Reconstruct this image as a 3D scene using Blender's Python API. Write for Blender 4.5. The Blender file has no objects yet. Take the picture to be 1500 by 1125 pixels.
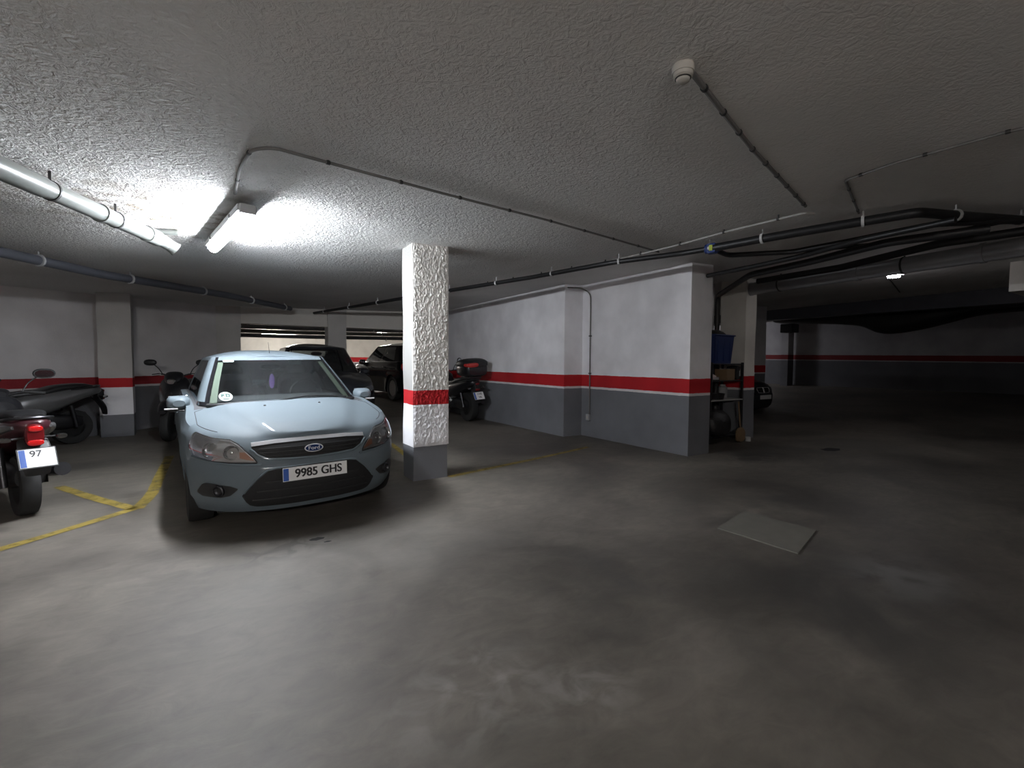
import bpy, math, random
from math import sin, cos, pi, radians, sqrt
from mathutils import Vector, Matrix, noise
random.seed(4)
C = bpy.context.scene.collection
SC = bpy.context.scene

# ------------------------------------------------------------------ geometry of the place
FPX, CXP, CYP, EYE = 696.0, 750.0, 562.5, 1.42
PITCH, ROLL, YAW = radians(2.75), radians(0.35), radians(32.6)

def ray(px, py):
    cr, sr = cos(ROLL), sin(ROLL)
    u, v = px-CXP, py-CYP
    x = (u*cr+v*sr)/FPX; up = -(-u*sr+v*cr)/FPX
    c, s = cos(PITCH), sin(PITCH)
    y = c+up*s; z = -s+up*c
    return (x*cos(YAW)+y*sin(YAW), -x*sin(YAW)+y*cos(YAW), z)

def ceil_z(x, y): return 2.77+0.03*(x-2)-0.01*(y-5.3)
def floor_z(x, y):
    a = 0.0
    for (y0, z0), (y1, z1) in zip([(11.6, 0), (15, .25), (24, .42)], [(15, .25), (24, .42), (60, .42)]):
        if y >= y0: a = z0+(z1-z0)*min(1, (y-y0)/(y1-y0))
    if x > 13: a = max(a, min(.5, .05*(x-13)))
    return a

def on_ceil(px, py, d=0.0):          # a point measured on the tilted ceiling, d below it
    r = ray(px, py)
    t = (2.77-0.06+0.053-d-EYE)/(r[2]-0.03*r[0]+0.01*r[1])
    return Vector((r[0]*t, r[1]*t, EYE+r[2]*t))

# ------------------------------------------------------------------ materials
def new_mat(name):
    m = bpy.data.materials.new(name); m.use_nodes = True
    nt = m.node_tree; nt.nodes.clear()
    out = nt.nodes.new('ShaderNodeOutputMaterial')
    return m, nt, out

def N(nt, kind, **kw):
    n = nt.nodes.new(kind)
    for k, v in kw.items():
        if k in n.inputs: n.inputs[k].default_value = v
        else: setattr(n, k, v)
    return n

def simple(name, col, rough=.5, metal=0., coat=0., noise_amt=.08, scale=12, bump=0., spec=.5):
    m, nt, out = new_mat(name); L = nt.links
    b = N(nt, 'ShaderNodeBsdfPrincipled'); L.new(b.outputs[0], out.inputs[0])
    b.inputs['Roughness'].default_value = rough; b.inputs['Metallic'].default_value = metal
    b.inputs['Coat Weight'].default_value = coat; b.inputs['Specular IOR Level'].default_value = spec; b.inputs['Coat Roughness'].default_value = .06
    b.inputs['Specular IOR Level'].default_value = spec
    tc = N(nt, 'ShaderNodeTexCoord'); nz = N(nt, 'ShaderNodeTexNoise', Scale=scale, Detail=4.0)
    L.new(tc.outputs['Object'], nz.inputs['Vector'])
    mx = N(nt, 'ShaderNodeMix', data_type='RGBA')
    mx.inputs[6].default_value = tuple(c*(1-noise_amt) for c in col)+(1,)
    mx.inputs[7].default_value = tuple(min(1, c*(1+noise_amt)) for c in col)+(1,)
    L.new(nz.outputs['Fac'], mx.inputs[0]); L.new(mx.outputs[2], b.inputs['Base Color'])
    if bump:
        bp = N(nt, 'ShaderNodeBump', Strength=.6, Distance=bump); L.new(nz.outputs['Fac'], bp.inputs['Height'])
        L.new(bp.outputs[0], b.inputs['Normal'])
    return m

def emit(name, col, s):
    m, nt, out = new_mat(name)
    e = N(nt, 'ShaderNodeEmission', Strength=s); e.inputs['Color'].default_value = col+(1,)
    nt.links.new(e.outputs[0], out.inputs[0]); return m

def glass(name, tint, refl=.12, rough=.03):
    m, nt, out = new_mat(name); L = nt.links
    t = N(nt, 'ShaderNodeBsdfTransparent'); t.inputs['Color'].default_value = tint+(1,)
    g = N(nt, 'ShaderNodeBsdfGlossy', Roughness=rough); g.inputs['Color'].default_value = (.9, .95, 1, 1)
    fr = N(nt, 'ShaderNodeLayerWeight', Blend=.35)
    mr = N(nt, 'ShaderNodeMapRange'); mr.inputs['To Min'].default_value = refl; mr.inputs['To Max'].default_value = .8
    L.new(fr.outputs['Fresnel'], mr.inputs['Value'])
    mx = N(nt, 'ShaderNodeMixShader'); L.new(mr.outputs[0], mx.inputs[0]); L.new(t.outputs[0], mx.inputs[1]); L.new(g.outputs[0], mx.inputs[2])
    L.new(mx.outputs[0], out.inputs[0]); return m

def stipple(nt, L, scale, dist, mask_scale=None, strength=1.0):
    """rough sprayed plaster: worm-like lumps"""
    geo = N(nt, 'ShaderNodeNewGeometry')
    n1 = N(nt, 'ShaderNodeTexNoise', Scale=scale, Detail=3.0, Roughness=.6, Distortion=1.2)
    L.new(geo.outputs['Position'], n1.inputs['Vector'])
    n2 = N(nt, 'ShaderNodeTexNoise', Scale=scale*3.2, Detail=2.0)
    L.new(geo.outputs['Position'], n2.inputs['Vector'])
    ad = N(nt, 'ShaderNodeMath', operation='MULTIPLY_ADD'); ad.inputs[1].default_value = .3
    L.new(n2.outputs['Fac'], ad.inputs[0]); L.new(n1.outputs['Fac'], ad.inputs[2])
    h = ad.outputs[0]
    if mask_scale:
        n3 = N(nt, 'ShaderNodeTexNoise', Scale=mask_scale, Detail=2.0)
        L.new(geo.outputs['Position'], n3.inputs['Vector'])
        r = N(nt, 'ShaderNodeMapRange'); r.inputs['From Min'].default_value = .35; r.inputs['From Max'].default_value = .6
        r.inputs['To Min'].default_value = .35
        L.new(n3.outputs['Fac'], r.inputs['Value'])
        sp = N(nt, 'ShaderNodeSeparateXYZ'); L.new(geo.outputs['Position'], sp.inputs[0])
        yr = N(nt, 'ShaderNodeMapRange', interpolation_type='SMOOTHSTEP'); yr.inputs['From Min'].default_value = 1.5; yr.inputs['From Max'].default_value = 4.2
        yr.inputs['To Min'].default_value = .28; L.new(sp.outputs['Y'], yr.inputs['Value'])
        m0 = N(nt, 'ShaderNodeMath', operation='MULTIPLY'); L.new(r.outputs[0], m0.inputs[0]); L.new(yr.outputs[0], m0.inputs[1])
        mu = N(nt, 'ShaderNodeMath', operation='MULTIPLY'); L.new(h, mu.inputs[0]); L.new(m0.outputs[0], mu.inputs[1]); h = mu.outputs[0]
    bp = N(nt, 'ShaderNodeBump', Strength=strength, Distance=dist); L.new(h, bp.inputs['Height'])
    return bp.outputs[0]

def wall_mat(name, bands, top, z_slope=None, bump_scale=60, bump=.003, rough=.7):
    """painted wall: bands = [(z, colour)] upward; heights in world metres"""
    m, nt, out = new_mat(name); L = nt.links
    b = N(nt, 'ShaderNodeBsdfPrincipled', Roughness=rough); L.new(b.outputs[0], out.inputs[0])
    b.inputs['Specular IOR Level'].default_value = .25
    geo = N(nt, 'ShaderNodeNewGeometry'); sep = N(nt, 'ShaderNodeSeparateXYZ')
    L.new(geo.outputs['Position'], sep.inputs[0])
    wn = N(nt, 'ShaderNodeTexNoise', Scale=9.0, Detail=2.0); L.new(geo.outputs['Position'], wn.inputs['Vector'])
    wz = N(nt, 'ShaderNodeMath', operation='MULTIPLY_ADD'); wz.inputs[1].default_value = .012
    L.new(wn.outputs['Fac'], wz.inputs[0]); L.new(sep.outputs['Z'], wz.inputs[2]); z = wz.outputs[0]
    if z_slope:
        axis, k = z_slope
        sl = N(nt, 'ShaderNodeMath', operation='MULTIPLY_ADD'); sl.inputs[1].default_value = -k
        L.new(sep.outputs[axis], sl.inputs[0]); L.new(z, sl.inputs[2]); z = sl.outputs[0]
    prev = None
    for zb, col in bands:
        if prev is None:
            c = N(nt, 'ShaderNodeRGB'); c.outputs[0].default_value = col+(1,); prev = c.outputs[0]; last = zb; continue
    # successive steps
    cols = [c for _, c in bands]+[top]; zs = [z0 for z0, _ in bands]
    cur = N(nt, 'ShaderNodeRGB'); cur.outputs[0].default_value = cols[0]+(1,); cur = cur.outputs[0]
    for i, zz in enumerate(zs):
        st = N(nt, 'ShaderNodeMath', operation='GREATER_THAN'); st.inputs[1].default_value = zz+.006
        L.new(z, st.inputs[0])
        mx = N(nt, 'ShaderNodeMix', data_type='RGBA'); L.new(st.outputs[0], mx.inputs[0]); L.new(cur, mx.inputs[6])
        mx.inputs[7].default_value = cols[i+1]+(1,); cur = mx.outputs[2]
    # dirt
    dn = N(nt, 'ShaderNodeTexNoise', Scale=1.7, Detail=5.0); L.new(geo.outputs['Position'], dn.inputs['Vector'])
    dr = N(nt, 'ShaderNodeMapRange'); dr.inputs['From Min'].default_value = .3; dr.inputs['From Max'].default_value = .7
    dr.inputs['To Min'].default_value = .82; dr.inputs['To Max'].default_value = 1.05; L.new(dn.outputs['Fac'], dr.inputs['Value'])
    mu = N(nt, 'ShaderNodeVectorMath', operation='SCALE'); L.new(cur, mu.inputs[0]); L.new(dr.outputs[0], mu.inputs['Scale'])
    L.new(mu.outputs[0], b.inputs['Base Color'])
    L.new(stipple(nt, L, bump_scale, bump), b.inputs['Normal'])
    return m

RED = (.47, .018, .024); GREY = (.17, .175, .19); WHITE = (.86, .855, .885)
def band_set(z0, z1, line=.04): return [(z0-line, GREY), (z0, (.72, .7, .7)), (z1, RED)]
def col_set(zg, z0, z1): return [(zg, GREY), (z0, WHITE), (z1, RED)]
M = {}
M['wall'] = wall_mat('painted_wall', band_set(.95, 1.17), WHITE)
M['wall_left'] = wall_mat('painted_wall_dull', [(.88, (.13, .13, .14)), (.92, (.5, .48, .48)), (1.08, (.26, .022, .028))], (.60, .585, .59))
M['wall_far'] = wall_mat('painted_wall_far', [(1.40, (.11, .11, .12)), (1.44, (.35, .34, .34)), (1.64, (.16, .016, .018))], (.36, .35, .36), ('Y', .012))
M['wall_back'] = wall_mat('painted_wall_back', band_set(1.33, 1.57), (.62, .6, .56))
M['wall_plain'] = wall_mat('painted_wall_plain', band_set(.95, 1.15), (.5, .48, .48))
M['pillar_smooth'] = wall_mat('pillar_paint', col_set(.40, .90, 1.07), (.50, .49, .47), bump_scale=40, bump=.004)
M['pillar_centre'] = wall_mat('pillar_paint_dimmed', col_set(.40, .90, 1.07), (.40, .395, .38), bump_scale=40, bump=.004)  # same pillar paint, darkened to offset overexposure from the nearby lamp
M['pillar_rough'] = wall_mat('pillar_plaster', col_set(.40, .90, 1.07), (.74, .72, .69), bump_scale=90, bump=.004)
M['pillar_line'] = wall_mat('pillar_paint_lined', band_set(.95, 1.17), (.7, .67, .62), bump_scale=40, bump=.004)

def ceiling_mat():
    m, nt, out = new_mat('sprayed_ceiling'); L = nt.links
    b = N(nt, 'ShaderNodeBsdfPrincipled', Roughness=.85); L.new(b.outputs[0], out.inputs[0])
    b.inputs['Specular IOR Level'].default_value = .15
    geo = N(nt, 'ShaderNodeNewGeometry')
    n = N(nt, 'ShaderNodeTexNoise', Scale=.9, Detail=5.0); L.new(geo.outputs['Position'], n.inputs['Vector'])
    cr = N(nt, 'ShaderNodeValToRGB'); e = cr.color_ramp.elements
    e[0].position = .3; e[0].color = (.70, .69, .67, 1); e[1].position = .7; e[1].color = (.80, .79, .77, 1)
    L.new(n.outputs['Fac'], cr.inputs[0])
    # damp stain patch along the drain pipe
    sx = N(nt, 'ShaderNodeVectorMath', operation='DISTANCE'); sx.inputs[1].default_value = (-.35, 5.3, 2.7)
    L.new(geo.outputs['Position'], sx.inputs[0])
    rr = N(nt, 'ShaderNodeMapRange'); rr.inputs['From Min'].default_value = .2; rr.inputs['From Max'].default_value = 1.3
    rr.inputs['To Min'].default_value = 1; rr.inputs['To Max'].default_value = 0; L.new(sx.outputs['Value'], rr.inputs['Value'])
    n5 = N(nt, 'ShaderNodeTexNoise', Scale=6.0, Detail=5.0); L.new(geo.outputs['Position'], n5.inputs['Vector'])
    r5 = N(nt, 'ShaderNodeMapRange'); r5.inputs['From Min'].default_value = .48; r5.inputs['From Max'].default_value = .62
    L.new(n5.outputs['Fac'], r5.inputs['Value'])
    mm = N(nt, 'ShaderNodeMath', operation='MULTIPLY'); L.new(rr.outputs[0], mm.inputs[0]); L.new(r5.outputs[0], mm.inputs[1])
    mx = N(nt, 'ShaderNodeMix', data_type='RGBA'); L.new(mm.outputs[0], mx.inputs[0]); L.new(cr.outputs[0], mx.inputs[6])
    mx.inputs[7].default_value = (.30, .255, .20, 1)
    L.new(mx.outputs[2], b.inputs['Base Color'])
    L.new(stipple(nt, L, 20, .05, .5), b.inputs['Normal'])
    return m
M['ceiling'] = ceiling_mat()

def floor_mat():
    m, nt, out = new_mat('worn_concrete'); L = nt.links
    b = N(nt, 'ShaderNodeBsdfPrincipled'); L.new(b.outputs[0], out.inputs[0])
    b.inputs['Specular IOR Level'].default_value = .4
    geo = N(nt, 'ShaderNodeNewGeometry')
    P = geo.outputs['Position']
    n1 = N(nt, 'ShaderNodeTexNoise', Scale=.55, Detail=7.0, Roughness=.6, Distortion=.5); L.new(P, n1.inputs['Vector'])
    cr = N(nt, 'ShaderNodeValToRGB'); e = cr.color_ramp.elements
    e[0].position = .36; e[0].color = (.075, .067, .058, 1); e[1].position = .64; e[1].color = (.18, .162, .138, 1)
    L.new(n1.outputs['Fac'], cr.inputs[0])
    # swept fine streaks
    mp = N(nt, 'ShaderNodeMapping'); mp.inputs['Rotation'].default_value = (0, 0, .9); mp.inputs['Scale'].default_value = (1.0, 1.9, 1)
    L.new(P, mp.inputs['Vector'])
    n2 = N(nt, 'ShaderNodeTexNoise', Scale=4.5, Detail=8.0, Roughness=.68, Distortion=.9); L.new(mp.outputs[0], n2.inputs['Vector'])
    r2 = N(nt, 'ShaderNodeMapRange'); r2.inputs['From Min'].default_value = .3; r2.inputs['From Max'].default_value = .7
    r2.inputs['To Min'].default_value = .80; r2.inputs['To Max'].default_value = 1.16; L.new(n2.outputs['Fac'], r2.inputs['Value'])
    mu = N(nt, 'ShaderNodeVectorMath', operation='SCALE'); L.new(cr.outputs[0], mu.inputs[0]); L.new(r2.outputs[0], mu.inputs['Scale'])
    cur = mu.outputs[0]
    def blob(cx, cy, rx, ry, col, amt, lo=.42, hi=.62, sc=2.2, rot=0.):
        nonlocal cur
        mp = N(nt, 'ShaderNodeMapping', vector_type='TEXTURE'); mp.inputs['Location'].default_value = (cx, cy, 0)
        mp.inputs['Rotation'].default_value = (0, 0, rot); mp.inputs['Scale'].default_value = (rx, ry, 1); L.new(P, mp.inputs['Vector'])
        ln = N(nt, 'ShaderNodeVectorMath', operation='LENGTH'); L.new(mp.outputs[0], ln.inputs[0])
        f = N(nt, 'ShaderNodeMapRange', interpolation_type='SMOOTHSTEP'); f.inputs['From Min'].default_value = .15; f.inputs['From Max'].default_value = 1.
        f.inputs['To Min'].default_value = 1; f.inputs['To Max'].default_value = 0; L.new(ln.outputs['Value'], f.inputs['Value'])
        nn = N(nt, 'ShaderNodeTexNoise', Scale=sc, Detail=5.0, Distortion=.8); L.new(P, nn.inputs['Vector'])
        g = N(nt, 'ShaderNodeMapRange'); g.inputs['From Min'].default_value = lo; g.inputs['From Max'].default_value = hi
        g.inputs['To Max'].default_value = amt; L.new(nn.outputs['Fac'], g.inputs['Value'])
        k = N(nt, 'ShaderNodeMath', operation='MULTIPLY'); L.new(f.outputs[0], k.inputs[0]); L.new(g.outputs[0], k.inputs[1])
        mx = N(nt, 'ShaderNodeMix', data_type='RGBA'); L.new(k.outputs[0], mx.inputs[0]); L.new(cur, mx.inputs[6])
        mx.inputs[7].default_value = col+(1,); cur = mx.outputs[2]
    for s in STAINS: blob(*s)
    L.new(cur, b.inputs['Base Color'])
    rn = N(nt, 'ShaderNodeMapRange'); rn.inputs['To Min'].default_value = .38; rn.inputs['To Max'].default_value = .72
    L.new(n1.outputs['Fac'], rn.inputs['Value']); L.new(rn.outputs[0], b.inputs['Roughness'])
    bp = N(nt, 'ShaderNodeBump', Strength=.35, Distance=.006); L.new(n2.outputs['Fac'], bp.inputs['Height']); L.new(bp.outputs[0], b.inputs['Normal'])
    return m
# worn and greasy patches: centre x, y, radii, colour, amount, noise window, noise scale, rotation
STAINS = [
    (.95, 1.75, .55, .42, (.26, .25, .23), .6, .45, .62, 5, 0),
    (1.35, 1.5, .35, .25, (.26, .25, .23), .5, .45, .62, 6, 0),
    (3.2, 1.3, 1.7, 1.2, (.045, .042, .04), .85, .3, .55, 1.2, .3),
    (4.6, 2.6, 1.5, 1.1, (.05, .047, .044), .7, .35, .6, 1.2, 0),
    (2.1, 2.2, 1.2, .8, (.06, .057, .054), .6, .4, .6, 1.6, 0),
    (3.9, 1.2, .6, .5, (.17, .168, .16), .6, .4, .6, 3, 0),
    (6.9, 4.0, .8, .5, (.03, .028, .027), .8, .35, .5, 3, 0),
    (1.0, 3.5, 1.6, 1.0, (.21, .20, .18), .55, .35, .6, 1.5, 0),
    (.4, 3.9, 1.1, .35, (.05, .045, .04), .6, .42, .55, 5, .1),
    (9.6, 3.4, 3.0, 1.2, (.14, .133, .12), .5, .35, .6, 1.2, 0),
]
M['floor'] = floor_mat()
def line_mat():
    m, nt, out = new_mat('worn_yellow_paint'); L = nt.links
    b = N(nt, 'ShaderNodeBsdfPrincipled', Roughness=.6)
    t = N(nt, 'ShaderNodeBsdfTransparent'); mx = N(nt, 'ShaderNodeMixShader')
    geo = N(nt, 'ShaderNodeNewGeometry'); n = N(nt, 'ShaderNodeTexNoise', Scale=7.0, Detail=6.0, Roughness=.7); L.new(geo.outputs['Position'], n.inputs['Vector'])
    r = N(nt, 'ShaderNodeMapRange'); r.inputs['From Min'].default_value = .34; r.inputs['From Max'].default_value = .56
    r.inputs['To Min'].default_value = .45; r.inputs['To Max'].default_value = .95
    L.new(n.outputs['Fac'], r.inputs['Value']); L.new(r.outputs[0], mx.inputs[0]); L.new(t.outputs[0], mx.inputs[1]); L.new(b.outputs[0], mx.inputs[2])
    b.inputs['Base Color'].default_value = (.27, .20, .04, 1); L.new(mx.outputs[0], out.inputs[0]); return m
M['yellow'] = line_mat()

def car_paint(name, col, flake=.3, rough=.5, coat=.6, spec=.5):
    m, nt, out = new_mat(name); L = nt.links
    b = N(nt, 'ShaderNodeBsdfPrincipled', Roughness=rough, Metallic=flake); L.new(b.outputs[0], out.inputs[0])
    b.inputs['Base Color'].default_value = col+(1,); b.inputs['Coat Weight'].default_value = coat; b.inputs['Specular IOR Level'].default_value = spec; b.inputs['Coat Roughness'].default_value = .05
    tc = N(nt, 'ShaderNodeTexCoord'); n = N(nt, 'ShaderNodeTexNoise', Scale=900.0, Detail=1.0); L.new(tc.outputs['Object'], n.inputs['Vector'])
    bp = N(nt, 'ShaderNodeBump', Strength=.05, Distance=.001); L.new(n.outputs['Fac'], bp.inputs['Height']); L.new(bp.outputs[0], b.inputs['Normal'])
    return m
M['blue_paint'] = car_paint('pale_blue_metallic', (.115, .142, .160), .0, .6, .22, .15)
M['dark_paint'] = car_paint('dark_metallic', (.012, .014, .02), .1)
M['black_paint'] = car_paint('black_metallic', (.004, .0045, .006), 0., .12, .0, .1)
M['plastic'] = simple('black_plastic', (.014, .014, .015), .5)
M['mesh_black'] = simple('grille_black', (.006, .006, .007), .7)
M['rubber'] = simple('tyre_rubber', (.012, .012, .012), .8, scale=30)
M['alloy'] = simple('alloy', (.45, .46, .48), .3, 1.)
M['dark_alloy'] = simple('dark_alloy', (.07, .07, .075), .4, .9)
M['chrome'] = simple('chrome', (.75, .75, .77), .3, .7)
M['reflector'] = simple('lamp_reflector', (.42, .42, .42), .22, 1.)
M['lamp_house'] = simple('lamp_housing', (.36, .35, .335), .35, .3)
M['amber'] = simple('amber_plastic', (.36, .17, .10), .35)
M['red_lens'] = simple('red_lens', (.55, .012, .012), .2, coat=.6)
M['red_dark'] = simple('red_lens_dark', (.13, .006, .008), .25, coat=.6)
M['clear'] = glass('clear_lens', (.9, .9, .9), .05)
M['screen'] = glass('windscreen_glass', (.62, .66, .66), .10)
M['dark_glass'] = glass('tinted_glass', (.22, .24, .25), .10)
M['black_glass'] = simple('black_seal', (.008, .008, .01), .15, coat=.5)
M['interior'] = simple('cabin_grey', (.045, .046, .05), .8)
M['dash'] = simple('dashboard', (.07, .072, .075), .6)
M['cream'] = simple('cream_trim', (.32, .36, .28), .7)
M['plate_white'] = simple('plate_white', (.72, .72, .72), .35, coat=.5, noise_amt=.02)
M['plate_blue'] = simple('plate_blue', (.03, .09, .35), .35, coat=.5)
M['ink'] = simple('black_ink', (.012, .012, .014), .5)
M['ford_blue'] = simple('badge_blue', (.01, .03, .12), .2, coat=1.)
M['purple'] = simple('purple_card', (.25, .12, .5), .6)
M['sticker'] = simple('sticker_white', (.34, .40, .37), .6)
M['sticker_ink'] = simple('sticker_green', (.02, .06, .05), .6)
M['pvc'] = simple('grey_pvc', (.15, .158, .15), .35, coat=.1, noise_amt=.12, scale=3)
M['pvc_dark'] = simple('dark_grey_pipe', (.10, .105, .125), .45, noise_amt=.2, scale=4)
M['black_pipe'] = simple('black_pipe', (.012, .012, .013), .45, noise_amt=.3, scale=6)
M['metal_pipe'] = simple('grey_duct', (.30, .30, .31), .4, .4, noise_amt=.2, scale=3)
M['conduit'] = simple('conduit_grey', (.34, .335, .32), .5, noise_amt=.15)
M['conduit_dark'] = simple('conduit_dark', (.14, .135, .13), .6)
M['clip'] = simple('clip_black', (.02, .02, .02), .6)
M['clip_white'] = simple('clip_pale', (.5, .5, .5), .6)
M['fixture'] = simple('fixture_grey', (.38, .39, .40), .5)
M['tube'] = emit('lit_tube', (.90, .94, 1.0), 64)
M['tube_far'] = emit('lit_tube_far', (1.0, .95, .88), 45)
M['tube_dim'] = emit('lit_tube_small', (1.0, .96, 1.0), 18)
M['tube_side'] = emit('lit_tube_side', (.93, .93, 1.0), 40)
M['tube_fill'] = emit('fill_tube_rear', (1.0, .97, .93), 82)
M['offwhite'] = simple('offwhite_plastic', (.42, .40, .36), .6)
M['valve_blue'] = simple('valve_blue', (.02, .045, .17), .5)
M['valve_yellow'] = simple('valve_yellow', (.42, .5, .05), .5)
M['valve_red'] = simple('cap_red', (.4, .05, .05), .5)
M['slab'] = simple('cover_plate', (.15, .144, .123), .75, noise_amt=.18, scale=8, bump=.002)
M['seat'] = simple('seat_vinyl', (.010, .010, .011), .45, scale=60, bump=.001)
M['bike_black'] = simple('bike_black', (.010, .010, .012), .3, coat=.4)
M['bike_dark'] = simple('bike_dark_red', (.045, .012, .016), .3, coat=.5)
M['bike_silver'] = simple('bike_silver', (.20, .20, .205), .3, .6, coat=.4)
M['mirror_back'] = simple('mirror_shell', (.015, .015, .016), .4)
M['mirror_glass'] = simple('mirror_glass', (.75, .77, .8), .08, 1.)
M['case_red'] = simple('case_reflector', (.5, .035, .03), .35, coat=.5)
M['drum'] = simple('blue_container', (.018, .035, .13), .45)
M['card'] = simple('cardboard', (.20, .13, .07), .8)
M['pale_plastic'] = simple('pale_container', (.33, .33, .34), .5)
M['poster'] = simple('poster_red', (.22, .10, .075), .7)
M['bag'] = simple('black_bag', (.012, .011, .012), .5, scale=14, bump=.02)
M['broom'] = simple('broom_brown', (.16, .10, .05), .8)
M['duct_white'] = simple('boxed_duct', (.6, .58, .54), .8, noise_amt=.05)

# ------------------------------------------------------------------ mesh tools
class MB:
    def __init__(s): s.v = []; s.f = []
    def add(s, vs, fs):
        o = len(s.v); s.v += [tuple(v) for v in vs]; s.f += [tuple(i+o for i in f) for f in fs]; return s
    def box(s, x0, x1, y0, y1, z0, z1, rot=None, at=(0, 0, 0)):
        vs = [Vector((x, y, z)) for z in (z0, z1) for y in (y0, y1) for x in (x0, x1)]
        if rot is not None: vs = [rot @ v for v in vs]
        vs = [v+Vector(at) for v in vs]
        return s.add(vs, [(0, 2, 3, 1), (4, 5, 7, 6), (0, 1, 5, 4), (2, 6, 7, 3), (0, 4, 6, 2), (1, 3, 7, 5)])
    def tube(s, pts, r, n=10, caps=True):
        pts = [Vector(p) for p in pts]; rs = r if isinstance(r, (list, tuple)) else [r]*len(pts)
        up = None; rings = []
        for i, p in enumerate(pts):
            t = (pts[min(i+1, len(pts)-1)]-pts[max(i-1, 0)]).normalized()
            if up is None: up = Vector((0, 0, 1)) if abs(t.z) < .9 else Vector((1, 0, 0))
            a = t.cross(up).normalized(); b = a.cross(t).normalized(); up = b
            rings.append([p+(a*cos(2*pi*k/n)+b*sin(2*pi*k/n))*rs[i] for k in range(n)])
        vs = [v for r_ in rings for v in r_]; fs = []
        for i in range(len(pts)-1):
            for k in range(n): fs.append((i*n+k, i*n+(k+1) % n, (i+1)*n+(k+1) % n, (i+1)*n+k))
        if caps: fs += [tuple(range(n))[::-1], tuple((len(pts)-1)*n+k for k in range(n))]
        return s.add(vs, fs)
    def lathe(s, prof, origin=(0, 0, 0), axis='X', n=32):
        vs = []; fs = []; o = Vector(origin)
        for a, r in prof:
            for k in range(n):
                c, d = r*cos(2*pi*k/n), r*sin(2*pi*k/n)
                vs.append(o+Vector({'X': (a, c, d), 'Y': (c, a, d), 'Z': (c, d, a)}[axis]))
        m = len(prof)
        for i in range(m-1):
            for k in range(n): fs.append((i*n+k, i*n+(k+1) % n, (i+1)*n+(k+1) % n, (i+1)*n+k))
        if prof[0][1] > 1e-5: fs.append(tuple(range(n))[::-1])
        if prof[-1][1] > 1e-5: fs.append(tuple((m-1)*n+k for k in range(n)))
        return s.add(vs, fs)
    def loft(s, secs, n=20):
        """secs: (x, y, z, rx, rz, exponent) superellipse sections in the XZ plane, smoothed along y"""
        out = []
        for i in range(len(secs)-1):
            p0, p1, p2, p3 = secs[max(i-1, 0)], secs[i], secs[i+1], secs[min(i+2, len(secs)-1)]
            for j in range(5):
                t = j/5; out.append([.5*(2*b+(c-a)*t+(2*a-5*b+4*c-d)*t*t+(3*b-a-3*c+d)*t**3) for a, b, c, d in zip(p0, p1, p2, p3)])
        out.append(list(secs[-1])); vs = []
        for x, y, z, rx, rz, e in out:
            rx, rz = max(rx, .002), max(rz, .002)
            for k in range(n):
                a = 2*pi*k/n; c, d = cos(a), sin(a)
                vs.append((x+rx*math.copysign(abs(c)**(2/e), c), y, z+rz*math.copysign(abs(d)**(2/e), d)))
        fs = [(i*n+k, (i+1)*n+k, (i+1)*n+(k+1) % n, i*n+(k+1) % n) for i in range(len(out)-1) for k in range(n)]
        fs += [tuple(range(n)), tuple((len(out)-1)*n+k for k in range(n))[::-1]]
        return s.add(vs, fs)
    def xf(s, mat): s.v = [tuple(mat @ Vector(v)) for v in s.v]; return s
    def build(s, name, mat, parent=None, smooth=True, bevel=0, label=None):
        me = bpy.data.meshes.new(name); me.from_pydata(s.v, [], s.f); me.update()
        o = bpy.data.objects.new(name, me); C.objects.link(o); me.materials.append(mat)
        if parent is not None: o.parent = parent
        if bevel:
            b = o.modifiers.new('bevel', 'BEVEL'); b.width = bevel; b.segments = 3; b.limit_method = 'ANGLE'
        if smooth:
            for p in me.polygons: p.use_smooth = True
            try: me.set_sharp_from_angle(angle=radians(40))
            except Exception: pass
        if label: o['label'] = label
        return o

def tag(o, label, cat, group=None):
    o['label'] = label; o['category'] = cat
    if group: o['group'] = group
    return o
def thing(name, label, cat, loc=(0, 0, 0), rz=0, group=None):
    o = bpy.data.objects.new(name, None); C.objects.link(o); o.empty_display_size = .1
    o.location = loc; o.rotation_euler = (0, 0, rz); return tag(o, label, cat, group)
def struct(o): o['kind'] = 'structure'; return o
def smooth_path(pts, k=6):
    pts = [Vector(p) for p in pts]; out = []
    for i in range(len(pts)-1):
        p0, p1, p2, p3 = pts[max(i-1, 0)], pts[i], pts[i+1], pts[min(i+2, len(pts)-1)]
        for j in range(k):
            t = j/k; out.append(.5*(2*p1+(p2-p0)*t+(2*p0-5*p1+4*p2-p3)*t*t+(3*p1-p0-3*p2+p3)*t**3))
    return out+[pts[-1]]
def round_path(pts, r=.06):
    """straight runs with rounded elbows"""
    pts = [Vector(p) for p in pts]; out = [pts[0]]
    for i in range(1, len(pts)-1):
        a, b, c = pts[i-1], pts[i], pts[i+1]
        u = (a-b); v = (c-b); d = min(r, u.length*.45, v.length*.45); u.normalize(); v.normalize()
        p, q = b+u*d, b+v*d
        for j in range(6):
            t = j/5; out.append(p*(1-t)**2+b*2*t*(1-t)+q*t*t)
    return out+[pts[-1]]
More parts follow.
